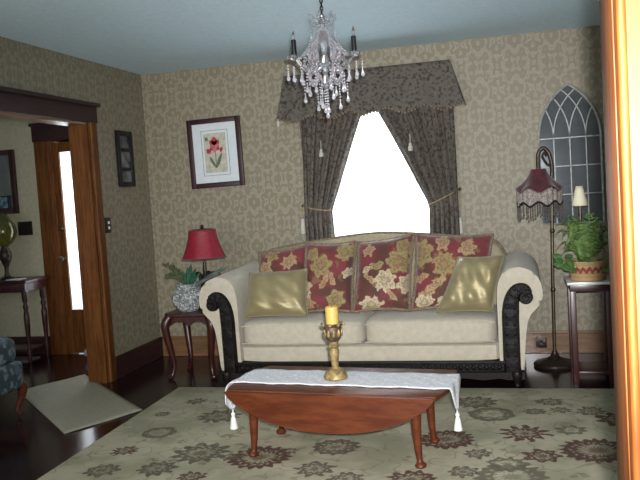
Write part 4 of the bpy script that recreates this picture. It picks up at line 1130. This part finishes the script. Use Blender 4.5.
def bask(u, v):
    a = 2 * pi * u; r = lerp(.104, .128, v) + .003 * sin(v * 9 * pi); return Vector((c[0] + r * cos(a), c[1] + r * sin(a), c[2] + .0005 + .122 * v))
m = MB(); m.grid(bask, 60, 24, True); m.lathe([(0, .001), (.104, .001)], c, 60); m.build('weave', M['basket'], t, solid=.007)
m = MB(); m.tube([bask(i / 60, 1) for i in range(60)], .008, 8, True); m.build('rim', M['basket'], t)
t = thing('potted_fern', 'bushy green fern spilling out of the woven basket', 'plant', (c[0], c[1], c[2] + .09))
m = MB(); m.lathe([(.0, .112), (.06, .114), (.107, .104), (.10, .06)], c, 30); m.build('soil', M['soil'], t)
m = MB(); rf = random.Random(3)
for i in range(66):
    a = rf.uniform(0, 2 * pi); rr = rf.uniform(.06, .21); hh = rf.uniform(.17, .42) * (1 - .35 * rr / .2)
    o = Vector((c[0] + .05 * cos(a) * rf.random(), c[1] + .05 * sin(a) * rf.random(), c[2] + .10)); d = Vector((cos(a), sin(a), 0))
    st = bez(o, o + Vector((0, 0, hh * .7)) + d * rr * .2, o + Vector((0, 0, hh * 1.2)) + d * rr * .6, o + Vector((0, 0, hh * rf.uniform(.45, 1.0))) + d * rr, 14)
    m.tube(st, .0015, 4)
    for k in range(3, 15):
        tn = (st[min(k + 1, 14)] - st[k - 1]).normalized(); sd = tn.cross(Vector((0, 0, 1)))
        if sd.length < .1: sd = Vector((-d.y, d.x, 0))
        sd.normalize()
        for e in (-1, 1):
            ln = .036 * sin(pi * min(1, k / 15 + .1)) + .008
            q = sd * e + tn * .5 + Vector((0, 0, rf.uniform(-.35, .25))); q.normalize()
            leaf_blade(m, [st[k] + q * ln * s for s in (0, .4, .75, 1)], .0055)
m.build('fronds', M['fern'], t, solid=0)
m = MB()
for i in range(16):
    a = rf.uniform(2.3, 5.6); r = rf.uniform(.10, .175); z = rf.uniform(.075, .17)
    p = Vector((c[0] + r * cos(a), c[1] + r * sin(a), c[2] + z)); d = Vector((cos(a), sin(a), rf.uniform(-.5, .2))).normalized()
    m.tube([Vector((c[0] + .05 * cos(a), c[1] + .05 * sin(a), c[2] + .115)), p], .0018, 4)
    leaf_blade(m, [p + d * s * .06 for s in (0, .2, .4, .6, .8, 1)], .024, .1)
m.build('broad_leaves', M['pothos'], t, solid=0)
c = (3.483, -.622, qz)
t = thing('candlestick_lamp', 'small lamp with cream cone shade standing behind the fern', 'lamp', c)
m = MB(); m.lathe([(.032, 0), (.034, .008), (.014, .02), (.008, .04), (.010, .15), (.007, .3), (.010, .42), (.007, .49)], c, 16); m.build('base', M['brass'], t)
m = MB(); m.grid(lambda u, v: Vector((c[0] + lerp(.021, .054, v) * cos(2 * pi * u), c[1] + lerp(.021, .054, v) * sin(2 * pi * u), c[2] + lerp(.615, .482, v))), 32, 4, True); m.build('lamp_shade', M['ivory'], t, solid=.003)
m = MB(); m.tube([(c[0], c[1], c[2] + .49), (c[0], c[1], c[2] + .612)], .003, 6); m.tube([(c[0] - .022, c[1], c[2] + .605), (c[0] + .022, c[1], c[2] + .605)], .002, 6); m.build('shade_fitting', M['brass'], t)

# ------------------------------------------------------------------ chandelier
K = Vector((2.150, -2.20, 0)); ex = Vector((.973, .232, 0)); ey = Vector((-.232, .973, 0))
def CP(r, a, z): return K + ex * (r * cos(a)) + ey * (r * sin(a)) + Vector((0, 0, z))
t = thing('chandelier', 'crystal chandelier with two dark candle sleeves and many drops hanging from the ceiling', 'chandelier', (K.x, K.y, H))
m = MB(); m.lathe([(.06, 0), (.062, -.012), (.03, -.03), (.01, -.04)], (K.x, K.y, H), 24); m.build('ceiling_rose', M['iron'], t)
m = MB()
for i in range(9):
    z = 2.402 - i * .019; a = pi / 2 * (i % 2)
    m.tube([Vector((K.x, K.y, z)) + Vector((cos(a) * .007 * cos(q * pi / 5), sin(a) * .007 * cos(q * pi / 5), .012 * sin(q * pi / 5))) for q in range(10)], .003, 6, True)
m.build('chain', M['iron'], t)
m = MB(); m.lathe([(.004, 2.26), (.010, 2.25), (.016, 2.235), (.024, 2.225), (.012, 2.21), (.010, 2.17), (.018, 2.14), (.026, 2.11), (.015, 2.08), (.012, 2.05), (.024, 2.03), (.030, 2.01), (.018, 1.985), (.012, 1.95), (.022, 1.925), (.028, 1.905), (.014, 1.88), (.0, 1.87)], (K.x, K.y, 0), 20); m.build('column', M['clear'], t)
m = MB()
for i in range(6):
    a = i * pi / 3 + .3
    m.tube(catmull([CP(.012, a, 2.225), CP(.045, a, 2.215), (CP(.070, a, 2.235)), CP(.066, a, 2.258), CP(.050, a, 2.250)], 5), .005, 6)
m.build('crown', M['clear'], t)
def ring(c0, dirv, r, rad, waves):
    pts = []
    for i in range(48):
        a = 2 * pi * i / 48; rr = r * (1 + .13 * cos(waves * a))
        pts.append(c0 + dirv * rr * cos(a) + Vector((0, 0, rr * sin(a))))
    return pts
for i in range(4):
    a = pi / 4 + i * pi / 2; d = (CP(1, a, 0) - CP(0, a, 0)); d.z = 0
    m = MB(); m.tube(ring(CP(.082, a, 2.047), d, .030, .0, 9), .0085, 8, True); m.tube(ring(CP(.088, a, 1.943), d, .032, .0, 9), .0085, 8, True)
    m.tube(catmull([CP(.015, a, 2.19), CP(.05, a, 2.13), CP(.085, a, 2.085), CP(.055, a, 2.0), CP(.06, a, 1.985), CP(.02, a, 1.90)], 5), .006, 7)
    m.build('crystal_scroll', M['pinkcrystal'], t)
for a in (0, pi):
    m = MB(); m.tube(catmull([CP(.015, a, 1.99), CP(.06, a, 1.965), (CP(.105, a, 1.985)), CP(.135, a, 2.025), CP(.155, a, 2.043)], 6), .008, 8)
    m.tube(ring(CP(.085, a, 2.015), ex, .022, 0, 7), .006, 6, True)
    arm = m.build('arm', M['clear'], t)
    m = MB(); m.lathe([(.008, 2.035), (.030, 2.045), (.038, 2.056), (.034, 2.056), (.012, 2.05)], CP(.155, a, 0), 18)
    for q in range(8): m.ball(CP(.155, a, 2.05) + Vector((.037 * cos(q * pi / 4), .037 * sin(q * pi / 4), 0)), .008, u=8, v=6)
    m.build('drip_pan', M['clear'], arm)
    m = MB(); m.lathe([(.0125, 2.052), (.0135, 2.06), (.0125, 2.138), (.006, 2.14)], CP(.155, a, 0), 14); m.build('candle_sleeve', M['iron'], arm)
    m = MB(); m.lathe([(.004, 2.14), (.008, 2.150), (.0085, 2.165), (.004, 2.185), (.0, 2.195)], CP(.155, a, 0), 12); m.build('bulb', M['crystal'], arm)
for i in range(8):
    a = i * pi / 4 + pi / 8
    m = MB()
    for q in range(13):
        s = q / 12; r = lerp(.055, .115, s ** 1.3) ; z = 2.225 - .17 * s - .03 * sin(pi * s)
        m.ball(CP(r, a, z), .0058 if q % 3 else .008, u=8, v=6)
    m.build('bead_swag', M['clear'], t)
for i in range(4):
    a = i * pi / 2
    m = MB()
    for q in range(11):
        s = q / 10; r = lerp(.10, .115, s); aa = lerp(a - .6, a + .6, s); z = 2.03 - .05 * sin(pi * s)
        m.ball(CP(r, aa, z), .006, u=8, v=6)
    m.build('bead_swag', M['clear'], t)
dm = MB(); dm.lathe([(.0, .0), (.0035, -.004), (.003, -.010), (.0055, -.018), (.0098, -.029), (.0105, -.035), (.007, -.042), (.0, -.046)], (0, 0, 0), 8)
drop_mesh = None
drops = []
for s in (0, pi):
    for da, r, z in ((0, .192, 1.975), (.22, .165, 1.965), (-.22, .165, 1.97), (.12, .125, 1.96), (-.15, .12, 1.95)): drops.append((r, s + da, z + .04, z))
for i in range(8): drops.append((.10, i * pi / 4 + .25, 1.97, 1.905 - .012 * (i % 2)))
for i in range(4): drops.append((.115, i * pi / 2 + .3, 1.93, 1.852))
for i in range(3): drops.append((.070, i * 2 * pi / 3 + .2, 1.90, 1.815))
drops.append((.0, 0, 1.88, 1.772)); drops.append((.022, 2.0, 1.88, 1.80)); drops.append((.022, 5.0, 1.88, 1.795))
drop_src = None
for (r, a, zt, zb) in drops:
    p = CP(r, a, zb)
    if drop_src is None:
        drop_src = dm.build('crystal_drop', M['drop'], t, loc=(0, 0, 0), smooth=False); drop_src.location = p - wloc(t)
        o = drop_src
    else:
        o = drop_src.copy(); COL.objects.link(o); o.parent = t; o.location = p - wloc(t)
    m = MB(); n = max(2, int((zt - zb) / .013))
    for q in range(n): m.ball(lerp(p, CP(r, a, zt), q / n) + Vector((0, 0, .004)), .0048, u=6, v=5)
    m.build('bead_string', M['drop'], o)

# ------------------------------------------------------------------ light, world, camera
def area(name, loc, rot, sx, sy, power, col):
    l = bpy.data.lights.new(name, 'AREA'); l.shape = 'RECTANGLE'; l.size = sx; l.size_y = sy; l.energy = power; l.color = col
    o = link(bpy.data.objects.new(name, l)); o.location = loc; o.rotation_euler = rot; return o
area('window_daylight', (2.01, .75, 1.55), (radians(-90), 0, 0), 1.5, 1.7, 130, (.90, .96, 1.0))
area('door_daylight', (-.62, .7, 1.25), (radians(-90), 0, 0), .9, 1.6, 55, (.92, .96, 1.0))
area('front_fill_light', ((FX0 + FX1) / 2, -5.12, (FZ0 + FZ1) / 2 + .05), (radians(90), 0, 0), 1.2, 1.45, 45, (1.0, .97, .88))  # added fill lamp behind the unseen front window
fl = bpy.data.lights.new('camera_flash', 'SPOT'); fl.energy = 1050; fl.shadow_soft_size = .02; fl.color = (.97, .98, 1.0); fl.spot_size = radians(68); fl.spot_blend = 1.0
fo = link(bpy.data.objects.new('camera_flash', fl)); fo.location = (3.125, -6.11, 1.42)
fo.rotation_euler = Vector((-0.135, 0.985, -0.055)).to_track_quat('-Z', 'Y').to_euler()
W = bpy.data.worlds.new('daylight'); SC.world = W; W.use_nodes = True
bg = W.node_tree.nodes['Background']; bg.inputs[0].default_value = (.80, .90, 1.0, 1); bg.inputs[1].default_value = 1.3

cam = bpy.data.cameras.new('camera'); cam.sensor_width = 36; cam.lens = 774.19 / 640 * 36; cam.clip_start = .02
co = link(bpy.data.objects.new('camera', cam))
r_ = Vector((0.9667897, 0.24777005, -0.06267116)); u_ = Vector((0.04477739, 0.07721152, 0.99600872)); f_ = Vector((-0.25162006, 0.96573722, -0.06355281))
mt = Matrix.Identity(4)
for i in range(3): mt[i][0], mt[i][1], mt[i][2] = r_[i], u_[i], -f_[i]
mt.translation = Vector((3.0902513, -6.13681893, 1.3561122))
co.matrix_world = mt
SC.camera = co
SC.view_settings.view_transform = 'Standard'; SC.view_settings.look = 'None'; SC.view_settings.gamma = 1; SC.view_settings.use_curve_mapping = False
SC.view_settings.exposure = 0.0
SC.cycles.use_denoising = True
SC.cycles.sample_clamp_indirect = 6
